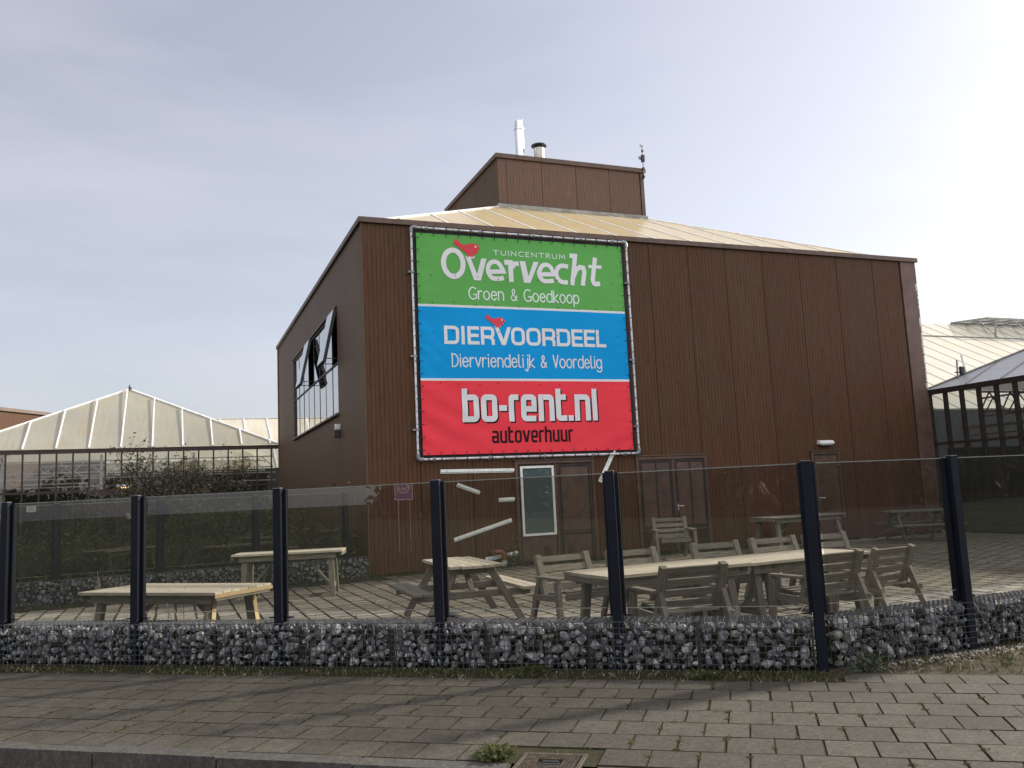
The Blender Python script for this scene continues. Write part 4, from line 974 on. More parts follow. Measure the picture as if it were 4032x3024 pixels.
# ------------------------------------------------------------------ greenhouses
def truss(m, p0, p1, h, n):
    p0, p1 = Vector(p0), Vector(p1); u = Vector((0, 0, h)); m.beam(p0, p1, .05, .05, (0, 0, 1)); m.beam(p0+u, p1+u, .05, .05, (0, 0, 1))
    for i in range(n): a = p0+(p1-p0)*i/n; c = p0+(p1-p0)*(i+1)/n; mid = (a+c)/2+u; m.beam(a, mid, .03, .03, (0, 0, 1)); m.beam(mid, c, .03, .03, (0, 0, 1))
GY, GX0, GX1, GE = BY1+.02, -7.65, 4.02, 4.05
gh = thing('greenhouse', 'wide greenhouse with a milky hipped roof and brown window bars behind the hedge', 'greenhouse')
m = MB(); xsL = np.arange(3.72, GX0, -.557)
m.box(GX0, GX1, GY, GY+.12, GE-.12, GE+.04); m.box(GX0, GX1, GY+.01, GY+.10, 2.46, 2.53); m.box(GX0, GX1, GY, GY+.12, 0, .5)
for x in xsL:
    for z0, z1 in ((.5005, 2.4595), (2.5305, GE-.1205)): m.box(x-.028, x+.028, GY+.02, GY+.09, z0, z1)
m.build('wall_frame', 'gh_frame', gh)
m = MB(); m.quad([(GX0, GY+.06, .5), (GX1, GY+.06, .5), (GX1, GY+.06, GE-.1), (GX0, GY+.06, GE-.1)]); m.build('glass_wall', 'gh_glass', gh)
m = MB(); AP = Vector((-1.80, 41.0, 6.97)); q = [(GX0-.1, GY-.08, GE+.05), (GX1+.02, GY-.08, GE+.05), (GX1+.02, 45.8, GE+.05), (GX0-.1, 45.8, GE+.05)]
for i in range(4): m.quad([q[i], q[(i+1) % 4], AP])
rfL = m.build('roof', 'roof_pale', gh)
m = MB()
for x in [2.57+1.11*k_ for k_ in range(2)]+[2.57-1.11*k_ for k_ in range(1, 10)]:
    s = (x-GX0)/(AP.x-GX0) if x < AP.x else (GX1-x)/(GX1-AP.x)
    if s <= .03: continue
    # bars run square to the eaves up to the hips
    m.beam((x, GY-.08, GE+.07), (x, GY-.08+(AP.y-GY)*s, GE+.07+(AP.z-GE)*s), .055, .03, (1, 0, 0))
for c in q[:2]: m.beam(Vector(c)+Vector((0, 0, .03)), AP+Vector((0, 0, .03)), .075, .04, (1, 0, 0))
m.each('glazing_bar', 'rib', rfL)
m = MB(); lathe(m, AP, [(.13, 0), (.10, .08), (.03, .12), (.02, .22)], 8); m.build('finial', 'dark_metal', rfL)
m = MB()
for y in (38.5, 42): truss(m, (GX0, y, 3.3), (GX1, y, 3.3), .45, 12)
for x in (-6.2, -2.7, .8): m.box(x-.05, x+.05, 38.4, 38.5, 0, 4)
m.box(GX0, GX1, 39.9, 40.0, 2.88, 2.95); m.box(GX0, GX1, 37.4, 37.46, 3.0, 3.05); m.box(GX0, GX1, 37.9, 37.95, 2.70, 2.74)
m.build('inner_truss', 'rib', gh)
m = MB(); m.box(GX0+.1, GX1-.1, 45.2, 45.3, 0, 2.9); m.box(GX0, GX0+.1, GY+.2, 45.8, 0, 3.8); m.build('inner_wall', 'inside_grey', gh)
m = MB(); m.box(GX0+.2, GX1-.2, 37.2, 38.2, 0, 1.5); m.box(-3.2, GX1-.2, 39, 44.5, 0, 3.05); m.box(GX0+.3, -3.5, 40, 44, 0, 2.5); m.build('bench_shade_block', 'inside_dark', gh)  # benches raised to tall dark blocks, added shade behind the lower glass
m = MB(); m.box(-3.02, -2.93, GY-.05, GY+.0, 0, 2.46); m.box(-2.02, -1.93, GY-.05, GY+.0, 0, 2.46); m.box(-2.9295, -2.0205, GY-.05, GY, 2.30, 2.46); dr = m.build('door', 'gh_frame', gh)
m = MB(); m.quad([(-2.93, GY-.02, .1), (-2.02, GY-.02, .1), (-2.02, GY-.02, 2.3), (-2.93, GY-.02, 2.3)]); m.build('door_glass', 'gh_glass', dr)
wall_lamp((-1.75, GY-.05, 2.63), 'glowing yellow lamp on the greenhouse wall beside the bare bush', True)
for x, z, lb in ((-4.85, 1.92, 'small white notice on the greenhouse glass, seen between the two leftmost posts'), (-1.50, 1.50, 'small white notice on the greenhouse wall below the glowing lamp')):
    m = MB(); m.box(x-.16, x+.16, GY-.075, GY-.055, z-.12, z+.12); tag(m.build('notice', 'notice'), lb, 'notice')
# second roof behind it
g2 = thing('greenhouse', 'far greenhouse with a cream sheet roof peeping between the milky roof and the brown building', 'greenhouse')
m = MB(); m.quad([(-3, 44.9, 3.5), (15, 44.9, 3.5), (15, 50, 6.5), (-3, 50, 6.5)]); m.quad([(-3, 50, 6.5), (15, 50, 6.5), (15, 55, 3.5), (-3, 55, 3.5)]); rf2 = m.build('roof', 'roof_cream', g2)
m = MB()
for x in np.arange(-2.6, 15, 1.25): m.beam((x, 44.9, 3.52), (x, 50, 6.52), .07, .03, (1, 0, 0))
m.beam((-3, 50, 6.53), (15, 50, 6.53), .10, .05, (0, 1, 0)); m.each('glazing_bar', 'rib', rf2)
m = MB(); m.box(-3, 15, 45.0, 45.1, 0, 3.5); m.box(-3, 15, 54.9, 55, 0, 3.5); m.build('wall', 'inside_grey', g2)
# brown shed far left
fb = thing('brown_shed', 'plain brown building far left behind the milky greenhouse roof', 'building', (-7.57, 46, 0), R(-34+90))
m = MB(); m.box(-30, 22, .0, 9, 0, 6.62); m.build('wall', 'clad', fb)
m = MB(); m.box(-30.1, 22.1, -.1, 9.1, 6.621, 6.78); m.build('eaves_fascia', 'trim', fb)

# right greenhouse beside the terrace
RX, RY0, RY1 = BX1+.03, 7.6, 19.18
gr = thing('greenhouse', 'dark framed greenhouse on the right edge beside the shaded terrace', 'greenhouse')
m = MB(); m.box(RX-.04, RX+.12, RY0, RY1, 4.0, 4.14); m.box(RX, RX+.10, RY0, RY1, 2.50, 2.57); m.box(RX-.02, RX+.12, RY0, RY1, 1.0, 1.08)
for k_ in range(21):
    y = RY1-.03-k_*.563
    for z0, z1 in ((1.0805, 2.4995), (2.5705, 3.9995)): m.box(RX-.01, RX+.10, y-.045, y+.045, z0, z1)
m.build('wall_frame', 'gh_frame_dark', gr)
m = MB(); m.quad([(RX+.07, RY0, 1.05), (RX+.07, RY1, 1.05), (RX+.07, RY1, 4.05), (RX+.07, RY0, 4.05)]); m.build('glass_wall', 'gh_glass', gr)
m = MB()
for k_ in range(5): m.box(RX-.06, RX+.02, RY0, RY1, .02+k_*.2, .02+k_*.2+.188)
m.build('plank_base', 'wood_dark', gr, .004)
m = MB(); RW = 12; c4 = [(RX-.08, RY0-.1, 4.14), (RX+RW, RY0-.1, 4.14), (RX+RW, RY1, 4.14), (RX-.08, RY1, 4.14)]; ra, rb = Vector((RX+6, RY0+6, 7.0)), Vector((RX+6, RY1-5.79, 7.0))
apx = Vector((RX+6, (RY0+RY1)/2, 7.05))
for i in range(4): m.quad([c4[i], c4[(i+1) % 4], apx])
rr = m.build('roof', 'roof_grey', gr)
m = MB()
for y in np.arange(RY0+1.1, RY1-.5, 1.13):
    s = min((y-RY0)/(apx.y-RY0), (RY1-y)/(RY1-apx.y)); m.beam((RX-.08, y, 4.155), (RX-.08+6.08*s, y, 4.155+2.91*s), .05, .02, (0, 1, 0))
m.beam(Vector(c4[3])+Vector((0, 0, .02)), apx+Vector((0, 0, .02)), .08, .03, (1, 0, 0)); m.each('glazing_bar', 'flash', rr)
m = MB()
for x in (RX+2.2, RX+5.2): truss(m, (x, RY0, 3.35), (x, RY1, 3.35), .55, 14)
for y in (17.6, 14.2): m.box(RX+2.1, RX+2.25, y-.08, y+.08, 0, 4); truss(m, (RX+.2, y, 3.35), (RX+RW-.2, y, 3.35), .55, 14)
m.box(RX+1.2, RX+1.28, RY0, RY1, 2.95, 3.02); m.box(RX+1.6, RX+1.66, RY0, RY1, 2.75, 2.79); m.build('inner_truss', 'flash', gr)
m = MB(); m.box(RX+RW-.2, RX+RW-.05, RY0, RY1, 0, 4.0); m.box(RX+.5, RX+RW-.3, RY1-.15, RY1-.05, 0, 2.4); m.box(RX+1.0, RX+2.0, RY0+.5, RY1-.5, 0, 1.6); m.build('inner_wall', 'inside_grey', gr)
# pale hall behind the building on the right
hr = thing('glasshouse_hall', 'big sunlit cream roofed hall rising behind the brown building on the right', 'greenhouse')
m = MB(); HX0, HX1 = 15.0, 62.0; HY0, HY1, HZ0, HZ1 = 22.2, 32.0, 3.9, 9.22
m.quad([(HX0, HY0, HZ0), (HX1, HY0, HZ0), (HX1, HY1, HZ1), (HX0, HY1, HZ1)]); m.quad([(HX0, HY1, HZ1), (HX1, HY1, HZ1), (HX1, HY1+10, HZ0), (HX0, HY1+10, HZ0)])
rh = m.build('roof', 'roof_cream', hr)
m = MB(); sl = (HZ1-HZ0)/(HY1-HY0)
for x in np.arange(HX0+.5, HX1, 1.13): m.beam((x, HY0, HZ0+.008), (x, HY1, HZ1+.008), .022, .012, (1, 0, 0))
m.beam((HX0, HY1-2.0, HZ1-2.0*sl+.02), (HX1, HY1-2.0, HZ1-2.0*sl+.02), .10, .04, (0, 1, 0)); m.each('glazing_bar', 'flash', rh)
m = MB(); m.box(HX0+6, HX1, HY0+.02, HY0+.12, 0, HZ0-.05); m.build('wall', 'inside_grey', hr)
# raised roof vent
m = MB(); y1, z1 = HY1-.05, HZ1+.05; y0, z0 = HY1-2.1, HZ1-.12; vx0, vx1 = 37.0, 60.0
m.quad([(vx0, y0, z0+.06), (vx1, y0, z0+.06), (vx1, y1, z1+.06), (vx0, y1, z1+.06)])
vt_ = m.build('roof_vent', 'gh_glass', rh)
m = MB(); m.beam((vx0, y0, z0), (vx1, y0, z0), .09, .09, (0, 1, 0)); m.beam((vx0, y1, z1), (vx1, y1, z1), .09, .09, (0, 1, 0)); m.beam((vx0, (y0+y1)/2, (z0+z1)/2), (vx1, (y0+y1)/2, (z0+z1)/2), .05, .05, (0, 1, 0))
for x in np.arange(vx0, vx1, 1.13): m.beam((x, y0, z0), (x, y1, z1), .05, .05, (1, 0, 0))
for x in np.arange(vx0+.6, vx1, 2.6): m.beam((x, y0, z0), (x, HY1-2.0, HZ1-2*sl), .06, .06, (1, 0, 0)); m.beam((x, y0+.9, z0+.05), (x+.3, HY1-2.0, HZ1-2*sl), .05, .05, (1, 0, 0))
m.build('vent_frame', 'flash', vt_)
ar = thing('roof_motor', 'small vent motor with an upright pole and slanted bar on the right greenhouse roof', 'roof motor')
m = MB(); m.beam((21.38, 18.45, 4.30), (21.43, 18.45, 4.95), .035, .035); m.build('pole', 'clamp', ar)
m = MB(); m.beam((21.78, 18.45, 4.45), (21.62, 18.45, 5.12), .05, .03); m.build('bar', 'rib', ar)
m = MB(); m.beam((21.30, 18.45, 4.58), (21.68, 18.45, 4.60), .04, .03, (0, 0, 1)); m.box(21.52, 21.66, 18.40, 18.50, 4.52, 4.76); m.build('motor', 'dark_metal', ar, .01)

# ------------------------------------------------------------------ garden furniture
def garden_chair(label, loc, rz):
    t = thing('garden_chair', label, 'chair', loc, rz, 'wooden garden chairs on the terrace'); W2 = .36
    m = MB()
    for k_ in range(5): y = -.16+k_*.105; m.beam((-W2+.05, y, .395+.012*k_), (W2-.05, y, .395+.012*k_), .092, .026, (0, 1, 0))
    m.beam((-W2+.04, .30, .39), (W2-.04, .30, .39), .03, .085, (0, 1, 0)); m.build('seat', 'wood', t, .004)
    b0, b1 = Vector((0, -.10, .33)), Vector((0, -.30, .86)); d = (b1-b0).normalized()
    m = MB()
    for s in (.26, .41, .56, .71, .86)[1:] if False else (.27, .475, .68, .90):
        p = b0+(b1-b0)*s+Vector((0, .012, 0)); m.beam(p+Vector((-W2+.035, 0, 0)), p+Vector((W2-.035, 0, 0)), .080, .026, d)
    bk = m.build('backrest', 'wood', t, .004)
    for sx in (-1, 1):
        m = MB(); x = sx*(W2-.005); m.beam(b0+Vector((x*.96, 0, 0)), b1+Vector((x*.96, 0, 0)), .080, .075, (1, 0, 0)); m.build('back_post', 'wood', bk, .004)
    for sx in (-1, 1):
        x = sx*(W2-.005)
        m = MB(); m.beam((x, -.205, .60), (x+sx*.012, -.45, 0), .056, .075, (1, 0, 0)); m.build('leg', 'wood', t, .004)
        m = MB(); m.beam((x+sx*.058, .27, .575), (x+sx*.062, .34, 0), .056, .085, (1, 0, 0)); m.build('leg', 'wood', t, .004)
        m = MB(); m.beam((x+sx*.03, -.20, .605), (x+sx*.03, .33, .605), .105, .034, (1, 0, 0)); m.build('armrest', 'wood', t, .005)
        m = MB(); m.beam((x+sx*.057-sx*.03, -.36, .35), (x+sx*.03, .30, .375), .03, .075, (1, 0, 0)); m.build('side_rail', 'wood', t, .004)
    return t
ch0 = garden_chair('chair with a yellow streaked seat, its back to the street, left end of table', (4.90, 7.86, 0), R(-3))
PI = math.pi
for lb, x, y, rz, sc in (
    ('wooden garden chair seen from behind, half hidden by the corner fence post', 6.74, 7.93, R(3), 1),
    ('sunlit garden chair at the right end of the long table, back to the street', 7.88, 8.26, R(9), .96),
    ('wooden garden chair facing the street, just left of the long table end', 4.68, 9.95, PI+R(8), (1.06, 1, 1)),
    ('wooden garden chair behind the long table, partly hidden by a fence post', 5.63, 9.90, PI+R(3), 1),
    ('wooden garden chair behind the long table, in front of the louvred doors', 6.98, 10.0, PI-R(2), 1),
    ('grey garden chair behind the long table, left one of two standing side by side', 8.06, 10.1, PI+R(2), (1.08, 1, 1)),
    ('grey garden chair behind the far right end of the long table, nearest the shaded paving', 8.97, 10.1, PI-R(3), 1),
    ('greyed garden chair standing alone against the wall in front of the double doors', 10.85, 17.6, PI-R(18), 1.08)):
    dup(ch0, (x, y, 0), rz, lb, sc)

def plank_table(label, cat, loc, rz, L, Wd, H, top='wood_pale', leg='wood', n=5, group=None, brace=True, splay=.10):
    t = thing('wooden_table', label, cat, loc, rz, group); pw = Wd/n
    m = MB()
    for k_ in range(n): y = -Wd/2+pw*(k_+.5); m.beam((-L/2+random.uniform(-.006, .006), y, H-.019), (L/2+random.uniform(-.006, .006), y, H-.019), pw-.007, .038, (0, 1, 0))
    m.build('tabletop', top, t, .004)
    m = MB()
    for sx in (-1, 1): m.beam((sx*(L/2-.02), -Wd/2+.03, H-.070), (sx*(L/2-.02), Wd/2-.03, H-.070), .035, .06, (1, 0, 0))
    for sy in (-1, 1): m.beam((-L/2+.12, sy*(Wd/2-.10), H-.092), (L/2-.12, sy*(Wd/2-.10), H-.092), .035, .10, (0, 1, 0))
    m.build('apron', leg, t, .003)
    for sx in (-1, 1):
        for sy in (-1, 1):
            m = MB(); m.beam((sx*(L/2-.22), sy*(Wd/2-.18), H-.04), (sx*(L/2-.22+splay*.3), sy*(Wd/2-.12+splay*.4), 0), .095, .075, (1, 0, 0)); m.build('leg', leg, t, .004)
    if brace:
        for sx in (-1, 1):
            m = MB(); m.beam((sx*(L/2-.24), 0, .14), (sx*.22, 0, H-.06), .07, .045, (0, 1, 0)); m.build('brace', leg, t, .003)
        m = MB()
        for sx in (-1, 1): m.beam((sx*(L/2-.21), -Wd/2+.10, .16), (sx*(L/2-.21), Wd/2-.10, .16), .05, .09, (1, 0, 0))
        m.each('foot_rail', leg, t, .003)
    return t
ta = R(4.5); td = Vector((math.cos(ta), math.sin(ta), 0)); tn = Vector((-td.y, td.x, 0)); tp = Vector((4.20, 8.17, 0))
def tpos(s, o): p = tp+td*s+tn*o; return (p.x, p.y, 0)
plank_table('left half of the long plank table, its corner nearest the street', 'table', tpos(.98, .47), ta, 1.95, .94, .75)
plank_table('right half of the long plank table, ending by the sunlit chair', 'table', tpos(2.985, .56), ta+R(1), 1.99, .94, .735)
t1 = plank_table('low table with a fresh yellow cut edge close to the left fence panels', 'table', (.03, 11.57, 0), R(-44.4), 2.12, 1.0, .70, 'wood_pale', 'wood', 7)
m = MB(); m.beam((1.066, -.5, .655), (1.066, .5, .655), .010, .045, (1, 0, 0)); m.build('cut_edge', 'wood_fresh', t1)
m = MB()
for sy in (-1, 1): m.beam((.915, sy*.33, .62), (.945, sy*.43, 0), .006, .066, (1, 0, 0))
m.each('leg_facing', 'wood_fresh', t1)
plank_table('narrow high table with pale posts standing before the far gabion wall', 'table', (2.0, 16.40, 0), R(-16), 1.95, .80, .80, 'wood_pale', 'wood', 5)
plank_table('bare table in the shade against the brown wall beside the single door', 'table', (14.45, 17.55, 0), R(5), 2.35, .9, .80, 'wood', 'wood', 5, None, True, .3)

def picnic(label, loc, rz, L=1.8, Wt=.72, H=.76, top='wood_pale', leg='wood'):
    t = thing('picnic_table', label, 'picnic table', loc, rz, 'picnic tables on the terrace'); n = 5
    m = MB(); pw = Wt/n
    for k_ in range(n):
        x = -Wt/2+pw*(k_+.5); sh = .07 if k_ in (0, n-1) else 0
        m.beam((x, -L/2+sh, H-.02), (x, L/2-sh, H-.02), pw-.006, .04, (1, 0, 0))
    m.build('tabletop', top, t, .005)
    for sx in (-1, 1):
        m = MB()
        for k_ in range(2): x = sx*(.66+k_*.135); m.beam((x, -L/2+.02*k_, .43), (x, L/2-.02*k_, .43), .128, .042, (1, 0, 0))
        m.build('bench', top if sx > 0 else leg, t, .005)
    for sy in (-1, 1):
        y = sy*(L/2-.28)
        for sx in (-1, 1):
            m = MB(); m.beam((sx*.22, y, H-.045), (sx*.66, y, 0), .045, .095, (0, 1, 0)); m.build('leg', leg, t, .004)
        m = MB(); yy = y-sy*.046; m.beam((-.80, yy, .365), (.80, yy, .365), .045, .09, (0, 1, 0)); m.beam((-.32, yy, H-.085), (.32, yy, H-.085), .045, .085, (0, 1, 0)); m.each('cross_rail', leg, t, .004)
    m = MB()
    for sy in (-1, 1): m.beam((0, sy*(L/2-.34), .40), (0, sy*.16, H-.05), .07, .04, (1, 0, 0))
    m.each('brace', leg, t, .003)
    return t
picnic('sunlit picnic table with attached benches in the middle of the terrace', (3.70, 11.55, 0), R(-3))
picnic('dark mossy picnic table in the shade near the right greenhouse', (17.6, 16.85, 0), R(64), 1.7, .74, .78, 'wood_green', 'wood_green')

# ------------------------------------------------------------------ drain cover
dc = thing('drain_cover', 'rusty square drain cover with raised studs set in the pavement', 'drain cover', (COVER_C.x, COVER_C.y, 0), TA)
m = MB(); w2, h2 = .205, .19
for (x0, x1, y0, y1) in ((-w2, w2, -h2, -h2+.028), (-w2, w2, h2-.028, h2), (-w2, -w2+.028, -h2+.0285, h2-.0285), (w2-.028, w2, -h2+.0285, h2-.0285)): m.box(x0, x1, y0, y1, -.05, .004)
m.build('frame', 'iron', dc, .003)
m = MB(); m.box(-w2+.031, w2-.031, -h2+.031, h2-.031, -.05, -.008); pl = m.build('plate', 'iron', dc)
m = MB()
for i in range(15):
    for j in range(12):
        x, y = -w2+.046+i*.0224, -h2+.046+j*.0270
        if abs(x) < .075 and -.05 < y < .06: continue
        m.box(x-.0075, x+.0075, y-.0080, y+.0080, -.0079, .005)
m.build('studs', 'iron', pl)
m = MB(); m.box(-.07, .07, -.022, -.002, -.0079, -.001); m.box(-.05, .05, .02, .045, -.0079, .001); m.build('lifting_slot', 'dark_metal', pl)

# ------------------------------------------------------------------ plants
def leaf_cloud(name, pts, size, m_, par=None, flat=.5):
    n = len(pts); pts = np.asarray(pts); a = rng.normal(size=(n, 3)); a /= np.linalg.norm(a, axis=1)[:, None]; b_ = rng.normal(size=(n, 3)); b_ -= a*(a*b_).sum(1)[:, None]; b_ /= np.linalg.norm(b_, axis=1)[:, None]
    s = size*rng.uniform(.6, 1.4, n)[:, None]
    V = np.stack([pts-a*s, pts+b_*s*flat, pts+a*s, pts-b_*s*flat], 1).reshape(-1, 3); return raw(name, V, np.arange(4*n).reshape(-1, 4), m_, par)
def clumps(n, x0, x1, y0, y1, top, per, rad):
    out = []
    for _ in range(n):
        x, y = rng.uniform(x0, x1), rng.uniform(y0, y1); z = rng.uniform(.1, top(x)); r = rad*rng.uniform(.6, 1.3)
        out.append(np.array([x, y, z])+rng.normal(size=(per, 3))*np.array([r, r, r*.7])*.55)
    p = np.concatenate(out); p[:, 2] = np.abs(p[:, 2]); return p
hg = thing('hedge', 'dark ragged hedge between the far glass fence and the greenhouse', 'hedge')
topf = lambda x: 1.45+.35*math.sin(x*1.3)+.2*math.sin(x*3.1+1)
leaf_cloud('foliage', np.concatenate([clumps(900, -9, 3.9, 19.2, 21.8, topf, 38, .26), clumps(160, -9, 3.8, 19.1, 20.5, lambda x: 1.9, 12, .3)]), .045, 'hedge', hg)
m = MB()
for _ in range(260):
    x, y = rng.uniform(-9, 3.8), rng.uniform(19.1, 20.6); h = rng.uniform(.7, 1.9); p = [Vector((x, y, 0))]
    for k_ in range(3): p.append(p[-1]+Vector((rng.normal(0, .13), rng.normal(0, .1), h/3)))
    m.tube(p, [.009, .008, .006, .004], 4, False)
m.build('twigs', 'bark', hg)
brng = np.random.default_rng(21)
def grow(m, tips, p, d, L, r, lvl, mx_):
    q = [p]; 
    for _ in range(3): d = (d+Vector(brng.normal(0, .16, 3))+Vector((0, 0, .05))).normalized(); q.append(q[-1]+d*(L/3))
    m.tube(q, [r, r*.88, r*.76, r*.62], 5, False)
    if lvl >= 1: tips += [x for x in q[1:]]
    if lvl < mx_:
        for _ in range(int(brng.integers(3, 6))):
            s = brng.uniform(.3, 1); i = min(2, int(s*3)); base = q[i].lerp(q[i+1], s*3-i); nd = (d+Vector(brng.normal(0, .62, 3))).normalized(); nd.z = abs(nd.z)*.8+.15
            grow(m, tips, base, nd.normalized(), L*brng.uniform(.5, .78), r*.55, lvl+1, mx_)
bu = thing('bare_bush', 'twiggy budding bush standing in front of the greenhouse wall', 'bush', (-.32, 27.0, 0))
m = MB(); tips = []
for _ in range(13):
    a = brng.uniform(0, 6.28); grow(m, tips, Vector((brng.normal(0, .25), brng.normal(0, .2), 0)), Vector((math.cos(a)*.50, math.sin(a)*.35, 1)).normalized(), brng.uniform(1.65, 2.3), .030, 0, 3)
m.build('branches', 'bark', bu)
tp_ = np.array([t[:] for t in tips]); tp_ = tp_[brng.integers(0, len(tp_), 9000)]+brng.normal(0, .05, (9000, 3)); leaf_cloud('buds', tp_, .042, 'bushleaf', bu)
def stalk(loc, h, label, n, m_='dryweed'):
    t = thing('dry_weed', label, 'weed', loc, 0, 'dry weeds on the terrace'); m = MB()
    for _ in range(n):
        p = [Vector((rng.normal(0, .05), rng.normal(0, .05), 0))]; d = Vector((rng.normal(0, .22), rng.normal(0, .22), 1)).normalized(); hh = h*rng.uniform(.5, 1)
        for k_ in range(5): d = (d+Vector(rng.normal(0, .10, 3))).normalized(); p.append(p[-1]+d*hh/5)
        m.tube(p, [.005, .0045, .004, .0035, .003, .002], 4, False)
        for k_ in range(3): b_ = p[2+k_]; m.tube([b_, b_+Vector((rng.normal(0, .09), rng.normal(0, .09), .12*h))], [.003, .0015], 4, False)
    m.build('stalks', m_, t)
stalk((-.62, 11.18, 0), .62, 'thin dry stalk left of the low table, in front of its left leg', 4)
stalk((.08, 10.62, 0), .95, 'tall pale dry stalks just right of the second post from the left edge', 5)
stalk((.42, 10.40, 0), .62, 'short branching dry stalks in front of the low table', 5)
stalk((-1.05, 13.6, 0), .95, 'dry stalks rising before the far gabion wall, left of the low table', 5)
stalk((2.75, 9.0, 0), .40, 'wispy dry grass in front of the sunlit picnic table', 9)
stalk((4.02, 7.78, 0), .42, 'dry stems under the left table corner beside the third fence post from the right', 6)
stalk((6.05, 7.30, 0), .55, 'dry weed with seed heads left of the corner fence post, under the table', 5)
stalk((8.0, 6.75, 0), .30, 'pale dry weed growing behind the side gabion wall by its fence post', 6)
pl_ = thing('leafy_plant', 'small green leafy plant at the foot of the red brown pipe', 'plant', (7.36, BY0-.25, 0))
leaf_cloud('leaves', np.abs(rng.normal(0, 1, (420, 3)))*np.array([1, 1, .17])*np.array([.13, .1, 1])*np.where(rng.uniform(size=(420, 3)) < .5, -1, 1)*np.array([1, 1, 1])+np.array([0, 0, .14]), .03, 'weed', pl_)
m = MB()
for _ in range(8): m.tube([(0, 0, 0), (rng.normal(0, .08), rng.normal(0, .05), rng.uniform(.15, .32))], .004, 4, False)
m.build('stems', 'weed', pl_)
def tuft(loc, r, h, label, n=130, m_='weed'):
    t = thing('grass_tuft', label, 'weed', loc, 0, 'green tufts by the pavement'); V, Fc = [], []
    for _ in range(n):
        a = rng.uniform(0, 6.283); rr_ = r*math.sqrt(rng.uniform()); x, y = rr_*math.cos(a), rr_*math.sin(a); q = 1-.55*rr_/r
        a2 = a+rng.normal(0, 1.0); l = h*rng.uniform(.1, .9); hh = h*q*rng.uniform(.35, 1.1); w = rng.uniform(.0015, .0035); dx, dy = math.cos(a2), math.sin(a2); k0 = len(V)
        V += [(x-dy*w, y+dx*w, -.01), (x+dy*w, y-dx*w, -.01), (x+dx*l*.35+dy*w*.8, y+dy*l*.35-dx*w*.8, hh*.75), (x+dx*l, y+dy*l, hh*rng.uniform(.7, 1.05))]; Fc.append((k0, k0+1, k0+2, k0+3))
    raw('blades', V, Fc, m_, t); return t
tuft((1.90, 5.39, 0), .085, .10, 'bright green grass tuft at the left edge of the drain cover', 420)
cw = thing('broad_weed', 'grey green broad leaved weed at the foot of the corner fence post', 'weed', (5.62, 6.06, 0))
q_ = rng.normal(0, 1, (260, 3))*np.array([.10, .06, .045])+np.array([0, 0, .05]); q_[:, 2] = np.abs(q_[:, 2]); leaf_cloud('leaves', q_, .026, 'cornerweed', cw)
m = MB()
for _ in range(9): m.tube([(rng.normal(0, .04), 0, 0), (rng.normal(0, .09), rng.normal(0, .05), rng.uniform(.06, .15))], .003, 4, False)
m.build('stems', 'dryweed', cw)
tuft((3.05, 7.62, 0), .16, .10, 'low green tuft under the gabion wall, straight below the fence post in the middle', 200, 'grass')
tuft((4.30, 6.63, 0), .15, .09, 'low green tuft under the gabion wall, one basket left of the corner post', 200, 'grass')
tuft((9.2, 8.0, 0), .14, .10, 'low grass tuft on the shaded paving behind the side gabion wall', 160, 'grass')

# ------------------------------------------------------------------ across the road (seen only mirrored in the panes)
pts = np.concatenate([clumps(420, -70, 70, -34, -29, lambda x: 5.2+1.6*math.sin(x*.25)+math.sin(x*.9), 60, 1.5), clumps(700, -70, 70, -33, -29, lambda x: 3.2, 45, 1.2)]); o = leaf_cloud('distant_wood', pts, .36, 'wood_far'); o['kind'] = 'stuff'

# purple place-name board across the street, mirrored in the third pane from the left of the picture
ps = thing('place_sign', 'purple place name board on two white posts across the street, mirrored in the fence glass', 'sign', (-16.85, -2.37, -.22), math.atan2(.501, .866)+math.pi/2)
M['purple'] = mat_plain('sign_purple', (.12, .06, .24), .5)
m = MB()
for x in (-.20, .20): m.tube([(x, .03, 0), (x, .03, 2.4)], .014, 8)
m.each('post', 'grey_plastic', ps)
m = MB(); m.box(-.31, .31, -.006, .006, 1.85, 2.55); pb = m.build('board', 'purple', ps)
m = MB()
for q in ((-.31, 1.85, .31, 1.85), (-.31, 2.55, .31, 2.55), (-.31, 1.85, -.31, 2.55), (.31, 1.85, .31, 2.55), (-.16, 2.10, .16, 2.10)): m.beam((q[0], -.010, q[1]), (q[2], -.010, q[3]), .022, .006, (.7, 0, .7))
m.build('border', 'white_paint', pb)
m = MB(); x = -.19; z = 2.17; h = .16; LW = .022
for c, w_ in (('E', .09), ('w', .11), ('i', .02), ('j', .05), ('k', .08)):
    G_ = {'E': [(1, 1, 0, 1), (0, 1, 0, 0), (0, 0, 1, 0), (0, .5, .8, .5)], 'w': [(0, .68, .25, 0), (.25, 0, .5, .6), (.5, .6, .75, 0), (.75, 0, 1, .68)], 'i': [(.5, 0, .5, .66), (.5, .85, .5, .98)], 'j': [(.7, -.2, .7, .66), (0, -.22, .7, -.2), (.7, .85, .7, .98)], 'k': [(0, 0, 0, 1), (0, .3, 1, .68), (.3, .38, 1, 0)]}[c]
    for a in G_: m.beam((x+a[0]*w_, -.012, z+a[1]*h), (x+a[2]*w_, -.012, z+a[3]*h), LW, .004, (.6, 0, .8))
    x += w_+.022
m.build('lettering', 'white_paint', pb)

